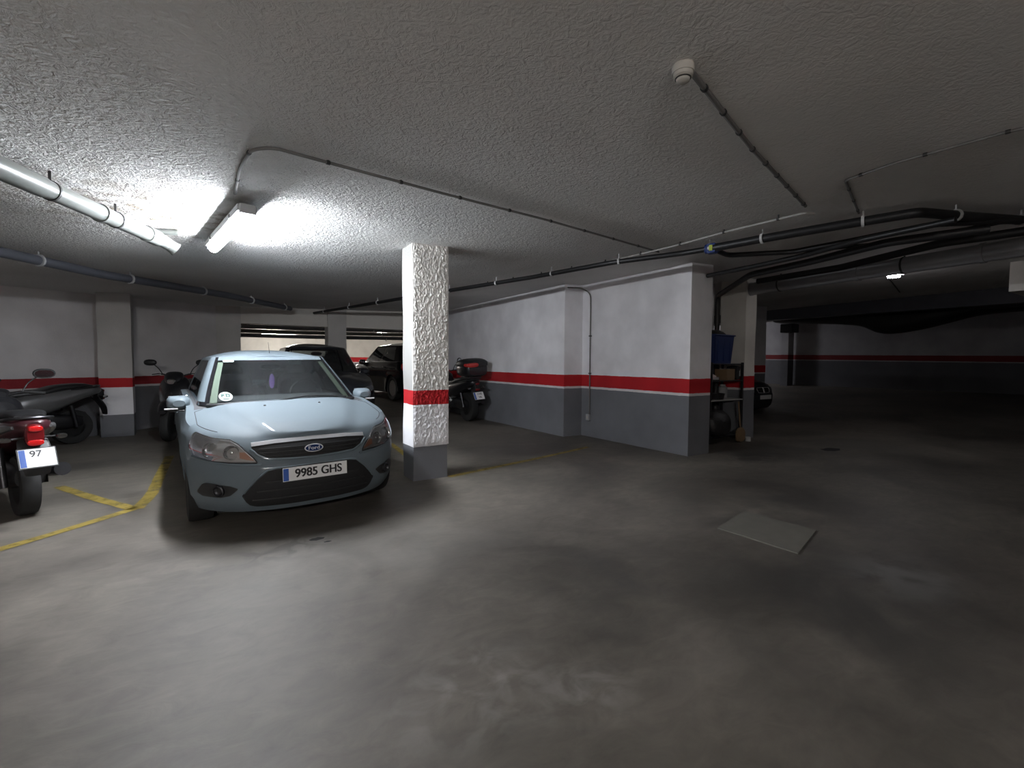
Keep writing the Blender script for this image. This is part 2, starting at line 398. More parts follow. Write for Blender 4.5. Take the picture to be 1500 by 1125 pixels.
def text_mb(txt, size, mat4, bold=.0, extrude=.001, sx=1.0, align='CENTER'):
    cu = bpy.data.curves.new('lettering', 'FONT'); cu.body = txt; cu.size = size; cu.align_x = align; cu.align_y = 'CENTER'
    cu.extrude = extrude; cu.offset = bold
    ob = bpy.data.objects.new('lettering', cu); C.objects.link(ob)
    bpy.context.view_layer.update()
    me = bpy.data.meshes.new_from_object(ob.evaluated_get(bpy.context.evaluated_depsgraph_get()))
    m = MB(); m.add([mat4 @ Vector((v.co.x*sx, v.co.y, v.co.z)) for v in me.vertices], [tuple(p.vertices) for p in me.polygons])
    bpy.data.objects.remove(ob); bpy.data.curves.remove(cu); bpy.data.meshes.remove(me)
    return m
def tab(t, x):
    if x <= t[0][0]: return t[0][1]
    for (a, b), (c, d) in zip(t, t[1:]):
        if x <= c: return b+(d-b)*(x-a)/(c-a)
    return t[-1][1]
def stab(t, x):      # smooth table (Catmull-Rom over the samples)
    if x <= t[0][0]: return t[0][1]
    if x >= t[-1][0]: return t[-1][1]
    for i in range(len(t)-1):
        if x <= t[i+1][0]:
            a = t[max(i-1, 0)]; b = t[i]; c = t[i+1]; d = t[min(i+2, len(t)-1)]
            h = c[0]-b[0]; u = (x-b[0])/h
            m1 = (c[1]-a[1])/max(1e-6, c[0]-a[0])*h; m2 = (d[1]-b[1])/max(1e-6, d[0]-b[0])*h
            return (2*u**3-3*u*u+1)*b[1]+(u**3-2*u*u+u)*m1+(-2*u**3+3*u*u)*c[1]+(u**3-u*u)*m2
# ------------------------------------------------------------------ the shell
def ceil_obj():
    m = MB(); x0, x1, y0, y1 = -7, 26, -5, 26
    vs = [(x, y, ceil_z(x, y)) for x, y in ((x0, y0), (x1, y0), (x1, y1), (x0, y1))]
    vs += [(x, y, z+.25) for x, y, z in vs]
    m.add(vs, [(0, 1, 2, 3), (4, 7, 6, 5), (0, 4, 5, 1), (1, 5, 6, 2), (2, 6, 7, 3), (3, 7, 4, 0)])
    return struct(m.build('ceiling', M['ceiling'], smooth=False))
ceil_obj()
def floor_obj():
    m = MB(); xs = [-7+.5*i for i in range(67)]; ys = [-5+.5*i for i in range(63)]
    vs = [(x, y, floor_z(x, y)) for y in ys for x in xs]; n = len(xs)
    fs = [(j*n+i, j*n+i+1, (j+1)*n+i+1, (j+1)*n+i) for j in range(len(ys)-1) for i in range(n-1)]
    m.add(vs, fs); return struct(m.build('floor', M['floor'], smooth=False))
floor_obj()
def wall_prism(name, poly, mat, z0=-.05):
    """vertical wall from a plan polygon, up to the tilted ceiling"""
    n = len(poly); m = MB()
    vs = [(x, y, z0) for x, y in poly]+[(x, y, ceil_z(x, y)+.05) for x, y in poly]
    fs = [tuple(range(n))[::-1], tuple(range(n, 2*n))]+[(i, (i+1) % n, n+(i+1) % n, n+i) for i in range(n)]
    m.add(vs, fs); return struct(m.build(name, mat, smooth=False))
# long white wall on the right of the bays: end pier, main panel, set-forward deeper panel
wall_prism('wall_right', [(6.07, 4.56), (6.58, 4.56), (6.58, 5.75), (8.36, 5.75), (8.36, 5.95), (6.58, 5.95), (6.58, 12.6), (5.63, 12.6), (5.63, 6.99), (6.07, 6.99)], M['wall'])
# slanting wall behind the scooters
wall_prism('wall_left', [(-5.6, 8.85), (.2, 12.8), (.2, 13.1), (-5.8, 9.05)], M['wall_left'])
wall_prism('wall_west', [(-6, -4.4), (-5.6, -4.4), (-5.6, 9.4), (-6, 9.4)], M['wall_plain'])
wall_prism('wall_near', [(-6, -4.6), (24, -4.6), (24, -4.2), (-6, -4.2)], M['wall_plain'])
wall_prism('wall_back', [(-2, 24), (24, 24), (24, 24.3), (-2, 24.3)], M['wall_back'])
wall_prism('wall_side', [(-2.0, 12), (-1.7, 12), (-1.7, 24), (-2.0, 24)], M['wall_back'])
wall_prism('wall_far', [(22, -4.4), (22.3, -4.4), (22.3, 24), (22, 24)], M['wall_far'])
wall_prism('wall_divider', [(9.2, 12.6), (9.4, 12.6), (9.4, 24), (9.2, 24)], M['wall_back'])
# low beam between the bays and the lit back lane
def beam(name, x0, x1, y0, y1, zb, mat):
    m = MB(); vs = [(x, y, zb) for x, y in ((x0, y0), (x1, y0), (x1, y1), (x0, y1))]
    vs += [(x, y, ceil_z(x, y)+.03) for x, y, z in vs]
    m.add(vs, [(0, 3, 2, 1), (4, 5, 6, 7), (0, 1, 5, 4), (1, 2, 6, 5), (2, 3, 7, 6), (3, 0, 4, 7)])
    return struct(m.build(name, mat, smooth=False))
beam('trim_1', .2, 5.63, 12.85, 13.1, 2.27, M['duct_white'])
beam('trim_2', 15.6, 15.95, -4.2, 24, 2.82, M['pvc_dark'])  # dark colour stands in for the unlit side of this beam
beam('trim_3', 11.0, 14.8, 1.72, 2.22, 2.60, M['duct_white'])

def pillar(label, x0, x1, y0, y1, mat, rough_face=False, group=None, zb=0.):
    r = thing('pillar', label, 'pillar', ((x0+x1)/2, (y0+y1)/2, zb), 0, group)
    w, d = (x1-x0)/2, (y1-y0)/2; zt = ceil_z((x0+x1)/2, (y0+y1)/2)-zb+.04
    m = MB()
    # wobbly hand-plastered shaft: rings with slight noise
    nz = 60; ring = [(-w, -d), (w, -d), (w, d), (-w, d)]; per = 10; pts = []
    for i in range(4):
        a, b = ring[i], ring[(i+1) % 4]
        for k in range(per): pts.append((a[0]+(b[0]-a[0])*k/per, a[1]+(b[1]-a[1])*k/per))
    n = len(pts); vs = []
    for j in range(nz+1):
        z = -.02+(zt+.02)*j/nz
        for (px, py) in pts:
            q = noise.noise(Vector((px*2.5+x0*7, py*2.5+y0, z*1.6)))*.012
            vs.append((px*(1+q/w), py*(1+q/d), z))
    fs = [(j*n+k, j*n+(k+1) % n, (j+1)*n+(k+1) % n, (j+1)*n+k) for j in range(nz) for k in range(n)]
    m.add(vs, fs+[tuple(range(n))[::-1], tuple(nz*n+k for k in range(n))]); m.build('shaft', mat, r)
    if rough_face:
        # thick dashed render on the face towards the aisle, above the grey base
        nx, nz = 74, 380; z0, z1 = .41, zt-.03; vs = []
        for j in range(nz+1):
            for i in range(nx+1):
                u, v = i/nx, j/nz; x = -w-.006+(2*w+.012)*u; z = z0+(z1-z0)*v
                wx = Vector((x*42, 3.1, z*26)); wx = wx+noise.noise_vector(wx*.7)*1.1
                h = max(0, noise.noise(wx)*.9+.28)*.75+max(0, noise.noise(wx*2.3+Vector((5, 0, 0)))+.15)*.4
                e = min(1, min(u, 1-u)*16, min(v, 1-v)*60)
                vs.append((x, -d-.004-(.006+.021*h)*(.35+.65*e), z))
        n = nx+1; N0 = len(vs); fs = [(j*n+i, j*n+i+1, (j+1)*n+i+1, (j+1)*n+i) for j in range(nz) for i in range(nx)]
        rim = [i for i in range(nx+1)]+[j*n+nx for j in range(1, nz+1)]+[nz*n+i for i in range(nx-1, -1, -1)]+[j*n for j in range(nz-1, 0, -1)]
        for q in rim: x, y, z = vs[q]; vs.append((x, -d+.012, z))
        k = len(rim)
        for a in range(k): b = (a+1) % k; fs.append((rim[a], N0+a, N0+b, rim[b]))
        mb = MB().add(vs, fs); mb.build('render_face', M['pillar_rough'], r, label='rough lumpy plaster face')
    return r
pillar('rough plastered white pillar with red band beside the pale blue car, standing alone in the centre', 2.01, 2.45, 5.28, 5.63, M['pillar_centre'], True)
pillar('smooth white pillar with dull red band against the left wall among the scooters', -1.66, -1.18, 11.16, 11.5, M['pillar_smooth'])
pillar('shaded pillar at the end of the left wall rising behind the roof of the pale blue car', .17, .66, 12.78, 13.12, M['pillar_smooth'])
pillar('dim grey pillar behind the dark roof, between the two lit openings', 2.6, 3.06, 12.8, 13.2, M['pillar_smooth'])
pillar('narrow pillar with one lit face beside the cluttered black shelf', 8.35, 8.69, 5.09, 5.6, M['pillar_line'])
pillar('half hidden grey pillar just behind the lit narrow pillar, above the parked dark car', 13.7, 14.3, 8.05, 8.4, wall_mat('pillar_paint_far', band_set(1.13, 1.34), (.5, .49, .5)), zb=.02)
pillar('thin dark pillar standing out from the far right wall', 21.3, 21.75, 11.0, 11.3, M['wall_far'], zb=.40)

# worn yellow bay lines, each a painted strip
def strip(pts, w, label, group='yellow bay lines'):
    m = MB(); L_ = []; R_ = []; pts = [Vector((x, y, 0)) for x, y in pts]
    pts = smooth_path(pts, 8)
    for i, p in enumerate(pts):
        t = (pts[min(i+1, len(pts)-1)]-pts[max(i-1, 0)]).normalized(); nrm = Vector((-t.y, t.x, 0))
        q = w*.5*(1+.12*noise.noise(p*6))
        z = floor_z(p.x, p.y)+.004
        L_.append((p.x+nrm.x*q, p.y+nrm.y*q, z)); R_.append((p.x-nrm.x*q, p.y-nrm.y*q, z))
    n = len(pts); m.add(L_+R_, [(i, n+i, n+i+1, i+1) for i in range(n-1)])
    tag(m.build('bay_line', M['yellow'], smooth=False), label, 'floor marking', group)
strip([(-3.6, 2.9), (-2.4, 4.0), (-1.33, 4.96), (-1.0, 5.27), (-.62, 5.66)], .10, 'faded yellow line across the mouth of the scooter bay, running off at the left edge')
strip([(-.62, 5.66), (-1.0, 6.3), (-1.42, 7.08)], .10, 'yellow line slanting back from the corner towards the nearest scooter')
strip([(-.60, 5.64), (-.53, 6.2), (-.52, 7.2), (-.5, 8.5)], .11, 'yellow line beside the left flank of the pale blue car')
strip([(2.46, 5.26), (3.2, 5.42), (4.2, 5.64), (5.3, 5.92)], .09, 'faint yellow line running right from the foot of the rough pillar')
strip([(2.35, 5.66), (2.45, 6.6), (2.6, 7.9)], .09, 'yellow line running back behind the rough pillar')

# cover plate lying on the floor
m = MB(); pl = [(4.27, 2.56), (4.30, 1.94), (3.66, 1.77), (3.64, 2.42)]
m.add([(x, y, 0.001) for x, y in pl]+[(x, y, .011) for x, y in pl], [(0, 1, 2, 3), (4, 7, 6, 5)]+[(i, 4+i, 4+(i+1) % 4, (i+1) % 4) for i in range(4)])
tag(m.build('cover_plate', M['slab'], smooth=False), 'square grey-beige cover plate set on the open floor at right', 'floor cover')
# dark oil spots
for i, (x, y, r) in enumerate([(.70, 3.95, .045), (.76, 3.85, .022), (8.6, 3.7, .16)]):
    m = MB(); vs = [(x, y, .003)]; k = 18
    for a in range(k):
        q = r*(1+.35*noise.noise(Vector((a*.9, i*3.1, 0)))); vs.append((x+q*cos(2*pi*a/k)*1.3, y+q*sin(2*pi*a/k)*.7, .003))
    m.add(vs, [(0, 1+a, 1+(a+1) % k) for a in range(k)])
    tag(m.build('oil_spot', M['mesh_black'], smooth=False), ['small oil spot in front of the pale blue car bumper', 'tiny oil spot beside the one before the car bumper', 'broad dark spot on the floor beyond the lit narrow pillar'][i], 'stain', 'oil spots')

# ------------------------------------------------------------------ ceiling services
def clips(parent, pts, step, r, mat, drop=.0, name='clip'):
    acc = step*.6
    for a, b in zip(pts, pts[1:]):
        a, b = Vector(a), Vector(b); d = (b-a).length
        while acc < d:
            p = a+(b-a)*(acc/d); t = (b-a).normalized(); w = .012
            m = MB(); m.tube([p-t*w, p+t*w], r*1.3, 12)
            zc = ceil_z(p.x, p.y)
            if zc-p.z > .01: m.box(-.006, .006, -.006, .006, 0, zc-p.z, at=p)
            m.build(name, mat, parent); acc += step
        acc -= d
def run(name, label, cat, pts, r, mat, clip=None, group=None, n=14, elbow=.08):
    o = thing(name, label, cat, tuple(pts[0]), 0, group); base = Vector(pts[0])
    MB().tube([p-base for p in round_path(pts, elbow)], r, n).build('pipe', mat, o)
    if clip:
        tmp = thing('x', '', ''); 
        before = set(C.objects); clips(o, pts, clip[0], r, clip[1])
        for q in set(C.objects)-before: q.data.transform(Matrix.Translation(-base))
        bpy.data.objects.remove(tmp)
    return o
def O(px, py, d): return on_ceil(px, py, d)

# light grey drain pipe upper left with sockets and an elbow
B = O(232, 350, .13); A = O(-90, 206, .13); A = B+(A-B)*1.9
drain = thing('drain_pipe', 'thick pale grey plastic drain pipe under the ceiling at upper left', 'pipe', tuple(A))
dv = B-A; ln = dv.length; t = dv.normalized()
MB().tube([Vector((0, 0, 0)), dv], .063, 28).build('pipe', M['pvc'], drain)
for f0, f1, rr in ((.02, .12, .070), (.48, .645, .070), (.79, .797, .073), (.95, .995, .073)):
    MB().tube([dv*f0, dv*f1], rr, 28).build('coupling', M['pvc'], drain)
e1 = O(252, 352, .05); e2 = O(262, 343, .05)
MB().tube([p-A for p in smooth_path([B-t*.05, B+t*.06, B+t*.13+Vector((.02, -.01, -.02)), B+t*.19+Vector((.06, -.04, -.06))], 6)], [.060]*12+[.058, .058, .059, .060, .062, .066, .068], 24).build('elbow', M['pvc'], drain)
MB().tube([O(205, 338, .03)-A, O(262, 341, .03)-A], .028, 12).build('branch', M['pvc'], drain)
for f in (.3, .665, .84):
    p = dv*f; m = MB(); m.tube([p-t*.008, p+t*.008], .069, 24); m.box(-.008, .008, -.008, .008, .05, .14, at=p); m.build('hanger', M['clip'], drain)
# dark pipe farther back on the left
pts = [O(-60, 358, .1), O(0, 369, .1), O(150, 402, .1), O(330, 432, .1), O(425, 452, .1)]
run('waste_pipe', 'dark grey pipe crossing the ceiling behind the lit lamp, left side', 'pipe', pts, .055, M['pvc_dark'], (1.3, M['clip_white']))
# black pipe from behind the rough pillar along the white wall to the right
pts = [O(350, 476, .1), O(470, 457, .1), O(578, 439, .1), O(650, 427, .1), O(780, 406, .1), O(900, 384, .1), O(1000, 371, .1), O(1040, 364, .1)]
run('water_pipe', 'long black pipe slanting under the ceiling above the white wall', 'pipe', pts, .033, M['black_pipe'], (1.15, M['clip_white']))
pts = [O(1046, 363, .1), O(1120, 349, .1), O(1230, 330, .1), O(1345, 311, .1), O(1430, 318, .1), O(1600, 330, .1)]
run('water_pipe', 'thick black pipe right of the blue valve, running to the right edge', 'pipe', pts, .045, M['black_pipe'], (.9, M['clip_white']))
# blue valve
V0 = O(1043, 364, .1)
vv = thing('valve', 'blue valve with a yellow-green tag where the black pipes join', 'valve', tuple(V0), radians(-70))
MB().box(-.05, .05, -.055, .055, -.06, .055).build('body', M['valve_blue'], vv, bevel=.01)
for q in (-1, 1): MB().tube([(q*.075, 0, 0), (q*.05, 0, 0)], .055, 16).build('collar', M['valve_blue'], vv)
MB().box(-.018, .018, -.064, -.054, -.035, .03).build('tag', M['valve_yellow'], vv, label='yellow-green tag')
MB().box(-.064, -.03, .056, .062, -.02, .02).build('handle', M['valve_blue'], vv)
# other black branches
pts = [O(1050, 367, .12), O(1066, 374, .14), O(1160, 369, .14), O(1250, 352, .14), O(1370, 328, .14), O(1520, 322, .14)]
run('branch_pipe', 'black branch pipe leaving the valve and running just below the thick one', 'pipe', pts, .030, M['black_pipe'], elbow=.1)
p0 = Vector((6.9, 4.75, 2.66)); 
pts = [O(1036, 404, .18), O(1100, 391, .18), O(1170, 376, .18), O(1260, 352, .18), O(1400, 322, .18)]
run('branch_pipe', 'black pipe starting at the end of the white wall, middle of the bundle', 'pipe', pts, .030, M['black_pipe'])
vp = Vector((7.75, 5.62, 0))
q1 = O(1075, 408, .2)
pts = [(8.27, 5.62, .9), (8.27, 5.62, 2.70), O(1100, 402, .2), O(1180, 385, .2), O(1300, 355, .2), O(1450, 335, .2)]
run('down_pipe', 'black pipe coming down the recess wall behind the blue container', 'pipe', pts, .045, M['black_pipe'], elbow=.12)
pts = [O(1110, 412, .2), O(1230, 392, .2), O(1380, 356, .2), O(1560, 330, .2)]
run('branch_pipe', 'black pipe directly above the big grey duct', 'pipe', pts, .045, M['black_pipe'])
pts = [O(1140, 383, .12), O(1200, 366, .12), O(1330, 352, .12), O(1600, 300, .12)]
run('branch_pipe', 'thin black pipe crossing the bundle near the red cap', 'pipe', pts, .02, M['black_pipe'])
m = thing('pipe_cap', 'small red cap on a pipe end within the black bundle', 'pipe cap', tuple(O(1186, 386, .12)))
MB().lathe([(-.03, .0), (-.03, .022), (.0, .026), (.03, .022), (.03, 0)], n=14).build('cap', M['valve_red'], m)
# big grey duct
DA, DB = O(1098, 424, .19), O(1580, 349, .19)
dd = DB-DA
du = thing('duct', 'big round grey duct hanging across the right side with a lit near end', 'duct', tuple(DA))
MB().tube([Vector(), dd], .115, 28).build('pipe', M['metal_pipe'], du)
for f in (.0, .45, .8): MB().tube([dd*f, dd*(f+.012)], .125, 28).build('flange', M['metal_pipe'], du)
for f in (.15, .6):
    p = dd*f; mm = MB(); mm.tube([p-dd.normalized()*.012, p+dd.normalized()*.012], .121, 24); mm.box(-.008, .008, -.008, .008, .1, .34, at=p); mm.build('hanger', M['clip'], du)
# conduits
run('conduit', 'thin conduit leaving the lit lamp, turning and running to the right', 'conduit',
    [O(344, 284, .015), O(352, 243, .015), O(368, 219, .015), O(400, 216, .015), O(480, 238, .015), O(640, 281, .015), O(800, 322, .015), O(965, 369, .015)], .011, M['conduit_dark'], (.55, M['clip']), n=8, elbow=.12)
run('conduit', 'straight conduit from the smoke detector down to the pipes', 'conduit',
    [O(1012, 104, .012), O(1100, 216, .012), O(1180, 302, .012)], .014, M['conduit_dark'], (.32, M['clip']), n=8)
run('conduit', 'pale conduit following the black pipe above the white wall', 'conduit',
    [O(1192, 313, .05), O(1178, 312, .05), O(1065, 339, .03), O(985, 361, .03), O(900, 381, .03), O(800, 400, .03), O(690, 419, .03)], .011, M['conduit'], (.6, M['clip']), n=8, elbow=.04)
run('conduit', 'bent conduit at upper right meeting the black pipes', 'conduit',
    [O(1560, 176, .012), O(1480, 192, .012), O(1310, 239, .012), O(1238, 264, .012), O(1258, 312, .012)], .010, M['conduit_dark'], (.4, M['clip']), n=8, elbow=.05)
run('conduit', 'short conduit behind the grey duct beside the small lamp', 'conduit',
    [O(1300, 405, .012), O(1318, 428, .012)], .012, M['conduit_dark'], n=8)
# conduit down the wall to a socket
cx0, cy0 = 6.045, 6.74
o = run('conduit', 'vertical conduit down the white wall to a small switch box', 'conduit',
    [(5.66, 7.02, 2.80), (5.9, 6.86, 2.80), (cx0, 6.75, 2.70), (cx0, cy0, 2.5), (cx0, cy0, .42)], .012, M['conduit_dark'], n=8, elbow=.15)
for zz in (1.9, 1.2): MB().box(-.02, .02, -.02, .02, -.01, .01, at=(cx0-5.66, cy0-7.02, zz-2.8)).build('clip', M['clip'], o)
sb = thing('switch_box', 'small pale switch box low on the white wall at the foot of the conduit', 'switch box', (6.07, cy0+.03, .31))
MB().box(-.05, 0, -.045, .045, 0, .12).build('box', M['pale_plastic'], sb, bevel=.008)
MB().box(-.056, -.05, -.02, .02, .035, .085).build('rocker', M['offwhite'], sb)
# smoke detector
S0 = O(1001, 96, 0)
sd = thing('smoke_detector', 'round off-white smoke detector on the ceiling at the top', 'smoke detector', (S0.x, S0.y, S0.z))
MB().lathe([(.01, 0), (.01, .048), (-.03, .052), (-.036, .050), (-.036, 0)], axis='Z').build('base', M['offwhite'], sd)
MB().lathe([(-.034, .0), (-.034, .046), (-.052, .044), (-.060, .032), (-.072, .030), (-.080, .018), (-.080, 0)], axis='Z').build('head', M['offwhite'], sd)
MB().lathe([(-.056, .0), (-.056, .036), (-.062, .036), (-.062, 0)], axis='Z').build('vent_ring', M['clip'], sd)

# ------------------------------------------------------------------ lamps
def tube_lamp(a, b, w, tubemat, label, drop=.07, group=None, cover=.036):
    a, b = Vector(a), Vector(b); d = b-a; L_ = d.length
    o = thing('tube_light', label, 'light', tuple((a+b)/2), math.atan2(d.y, d.x))
    h = L_/2
    slope = math.atan2(d.z, sqrt(d.x**2+d.y**2)); o.rotation_euler = (0, -slope, math.atan2(d.y, d.x))
    MB().box(-h, h, -w, w, -.055, .0).build('housing', M['fixture'], o, bevel=.008)
    m = MB(); n = 18
    pr = [(-h+.03, .0), (-h+.03, cover), (-h+.05, cover*1.02), (h-.05, cover*1.02), (h-.03, cover), (h-.03, 0)]
    m.lathe(pr, n=n); m.v = [(x, y*1.2, z*1.05-.05-cover*.8) for x, y, z in m.v]
    m.build('diffuser', tubemat, o)
    for s in (-1, 1): MB().box(s*h-.03, s*h+.03, -w*.8, w*.8, -.078, -.001).build('end_cap', M['fixture'], o, bevel=.006)
    for s in (-.6, .6): MB().box(s*h-.012, s*h+.012, -w-.008, w+.008, -.06, -.02).build('latch', M['clip'], o)
    for s in (-.7, .7): MB().box(s*h-.02, s*h+.02, -.03, .03, -.005, drop).build('bracket', M['fixture'], o)
    return o
la = O(372, 298, .09); lb = O(303, 362, .09)
tube_lamp(O(362, 300, .05), O(312, 354, .05), .072, M['tube'], 'brightly lit tube lamp on the ceiling above the pale blue car', drop=.05)
a = Vector((1.9, 21.4, ceil_z(2, 21.4)-.10)); 
tube_lamp(a+Vector((-.1, 0, 0)), a+Vector((1.2, 0, 0)), .06, M['tube_far'], 'lit tube lamp seen far off through the opening above the car roof')
a = Vector((6.0, 20.0, ceil_z(6.0, 20)-.10)); tube_lamp(a, a+Vector((1.2, 0, 0)), .06, M['tube_far'], 'second far lamp behind the rough pillar, out of sight')
a = Vector((-2.2, -3.0, ceil_z(-2.2, -3)-.09)); tube_lamp(a, a+Vector((1.3, 0, 0)), .058, M['tube_fill'], 'fill lamp added on the ceiling well behind the camera at left')  # unseen lamp added to brighten surfaces facing the camera
E8 = O(1319, 399, .06); tube_lamp((E8.x-.03, E8.y+.20, E8.z+.04), (E8.x+.03, E8.y-.02, E8.z+.04), .05, M['tube_dim'], 'small lit lamp just under the edge of the grey duct at right')
a = Vector((18.4, 14.3, ceil_z(18.4, 14.3)-.12)); tube_lamp(a, a+Vector((0, 1.2, 0)), .06, M['tube_side'], 'lamp behind the far beam at right, mostly hidden')
# unlit tube on the far wall
fx = thing('unlit_light', 'unlit tube fitting hung before the bright patch of the far right wall', 'light', (19.4, 12.1, 2.30), radians(90))
MB().box(-.9, .9, -.06, .06, 0, .08).build('housing', M['plastic'], fx, bevel=.01)
MB().tube([(-.85, -.05, -.03), (.85, -.05, -.03)], .03, 12).build('tube', M['clip_white'], fx)
MB().box(-.5, -.48, -.01, .01, .08, 1.05).box(.48, .5, -.01, .01, .08, 1.05).build('hanger', M['clip'], fx)
# pipes of the lit back lane
for i, (z, y, r) in enumerate([(2.53, 18.5, .07), (2.33, 17.5, .06), (2.17, 17.0, .06)]):
    o = thing('waste_pipe', ['dark pipe along the top of the lit opening behind the cars', 'middle grey pipe in the lit opening, level with the far lamp', 'lowest grey pipe in the lit opening behind the cars'][i], 'pipe', (-1.7, y, z))
    MB().tube([(0, 0, 0), (4.6, -.3, .0), (10.5, -.6, .07)], r, 12).build('pipe', M['pvc_dark'] if i != 1 else M['pvc'], o)
    for k in range(5):
        MB().tube([(1+k*2, -.06*(1+k*2)/1., .0), (1.02+k*2, -.06*(1+k*2)/1., 0)], r*1.15, 12).build('clip', M['clip_white'], o)
# dark hanging shapes far right
du2 = thing('duct', 'black mass of ducting hanging from the dark ceiling at far right', 'duct', (17.0, 5.6, 2.1))
MB().loft([(0, -2.6, .75, .5, .10, 3), (0, -1.6, .75, .5, .16, 3), (0, -.5, .62, .5, .32, 3), (0, .4, .58, .5, .38, 3), (0, 1.2, .75, .5, .25, 3), (0, 3.5, .85, .5, .14, 3)]).build('pipe', M['black_pipe'], du2)
for q in (-1.6, 1.8): MB().box(-.02, .02, q-.02, q+.02, .8, ceil_z(17, 5.6+q)-2.1).build('hanger', M['plastic'], du2)
du3 = thing('ceiling_unit', 'small dark box hanging from the ceiling before the far right wall', 'ceiling unit', (19.6, 10.1, 2.62))
MB().box(-.25, .25, -.25, .25, 0, .35).build('box', M['plastic'], du3, bevel=.04)
MB().tube([(0, 0, .33), (0, 0, .7)], .03, 10).build('hanger', M['plastic'], du3)
pts = [(16.0, -2, 3.02), (16.0, 6, 2.94), (16.2, 14, 2.86)]
run('waste_pipe', 'dark pipe running along the far ceiling beyond the narrow pillar', 'pipe', pts, .09, M['black_pipe'])
# ------------------------------------------------------------------ number plates, wheels
def plate(parent, x, y, z, w, h, rows, tilt=0., yawz=0., name='number_plate', roll=0., dark=False):
    """plate facing local -y"""
    T = Matrix.Translation((x, y, z)) @ Matrix.Rotation(yawz, 4, 'Z') @ Matrix.Rotation(tilt, 4, 'X') @ Matrix.Rotation(roll, 4, 'Y')
    MB().box(-w/2-.008, w/2+.008, .001, .008, -h/2-.008, h/2+.008).xf(T).build('plate_holder', M['plastic'], parent)
    p = MB().box(-w/2, w/2, -.003, .002, -h/2, h/2).xf(T).build(name, M['plate_white'] if not dark else M['fixture'], parent, bevel=.002, label='white plate with black characters and a blue end band')
    bw = min(.045, w*.18)
    MB().box(-w/2+.004, -w/2+bw, -.0045, -.002, -h/2+.005, h/2-.005).xf(T).build('blue_band', M['plate_blue'], p)
    R = Matrix.Rotation(pi/2, 4, 'X')
    for txt, sz, zo, xo, sx in rows:
        t = text_mb(txt, sz, T @ Matrix.Translation((bw/2+xo, -.0045, zo)) @ R, bold=.0012, extrude=.0006, sx=sx)
        if sz > .09: t2 = list(t.v); t.add([tuple(Vector(v)+Vector((.0035, 0, 0))) for v in t2], list(t.f)) if not tilt else None
        t.build('lettering', M['ink'], p, smooth=False)
    return p

def wheel(parent, x, y, z, R, w, rim, spokes, side=1, name='wheel', rimmat=None, depth=.4):
    """wheel turning about the local x axis; the face looks to side*x"""
    rimmat = rimmat or M['alloy']
    k = min(.3, .05/R*1.6); m = MB(); h = w/2
    m.lathe([(x-h*.8, rim), (x-h, rim+(R-rim)*.45), (x-h*.92, R*.97), (x-h*.6, R), (x+h*.6, R), (x+h*.92, R*.97), (x+h, rim+(R-rim)*.45), (x+h*.8, rim), (x-h*.8, rim)], (0, y, z), 'X', 44)
    wl = m.build(name, M['rubber'], parent)
    m = MB(); a = x+side*h*.75; b = x-side*h*.7; f = x+side*h*(.75-depth)
    m.lathe([(a, rim), (a, rim*.93), (f, rim*.88), (b, rim*.86), (b, rim), (a, rim)], (0, y, z), 'X', 40)
    m.lathe([(f+side*.01, 0), (f+side*.012, rim*.2), (f-side*.02, rim*.22), (b, rim*.2), (b, 0)], (0, y, z), 'X', 20)
    for s in range(spokes):
        an = 2*pi*s/spokes; c, d = cos(an), sin(an)
        q = []
        for rr, ww in ((rim*.15, rim*.11), (rim*.92, rim*.075)):
            for sg in (-1, 1):
                for xx in (f-side*.018, f+side*.006): q.append((xx, y+c*rr-d*ww*sg, z+d*rr+c*ww*sg))
        m.add(q, [(0, 1, 3, 2), (4, 6, 7, 5), (0, 4, 5, 1), (2, 3, 7, 6), (0, 2, 6, 4), (1, 5, 7, 3)])
    m.build('rim', rimmat, wl)
    return wl

# ------------------------------------------------------------------ cars. local axes: +y to the tail, front bumper at y = 0
WZ = [(.16, .84), (.3, .895), (.5, .915), (.7, .92), (.85, .90), (1.0, .855), (1.2, .84)]
YF = [(.16, .11), (.25, .04), (.35, .01), (.45, 0), (.55, .0), (.62, .03), (.70, .05), (.775, .10), (.9, .2), (1.1, .3)]
NE, LF, LR, CL = 2.5, .8, .45, 4.34
YR = [(.16, .12), (.3, .03), (.5, 0), (.7, .02), (.95, .12), (1.1, .16)]
ZT = [(0, .765), (.057, .785), (.12, .80), (.19, .815), (.33, .84), (.5, .872), (.8, .93), (1.1, .975), (2.4, .995), (3.8, 1.01), (4.1, 1.0), (4.34, .96)]
HC = [(0, .765), (.06, .785), (.12, .815), (.25, .863), (.5, .915), (.8, .958), (1.05, .985), (1.3, .99), (3.8, 1.02), (4.2, 1.0), (4.4, .96)]
NFR, NSD, NRR = 26, 96, 16
def outline(i, z):
    w = stab(WZ, z); yf = stab(YF, z); yr = CL-stab(YR, z)
    if i <= NFR:
        a = (i/NFR)*pi/2; return (w*sin(a)**(2/NE), yf+LF*(1-cos(a)**(2/NE) if i < NFR else 1))
    if i <= NFR+NSD:
        t = (i-NFR)/NSD; return (w, (yf+LF)*(1-t)+(yr-LR)*t)
    a = (1-(i-NFR-NSD)/NRR)*pi/2; return (w*sin(a)**(2/3.2) if a > 0 else 0, yr-LR*(1-(cos(a)**(2/3.2) if a < pi/2-1e-6 else 0)))
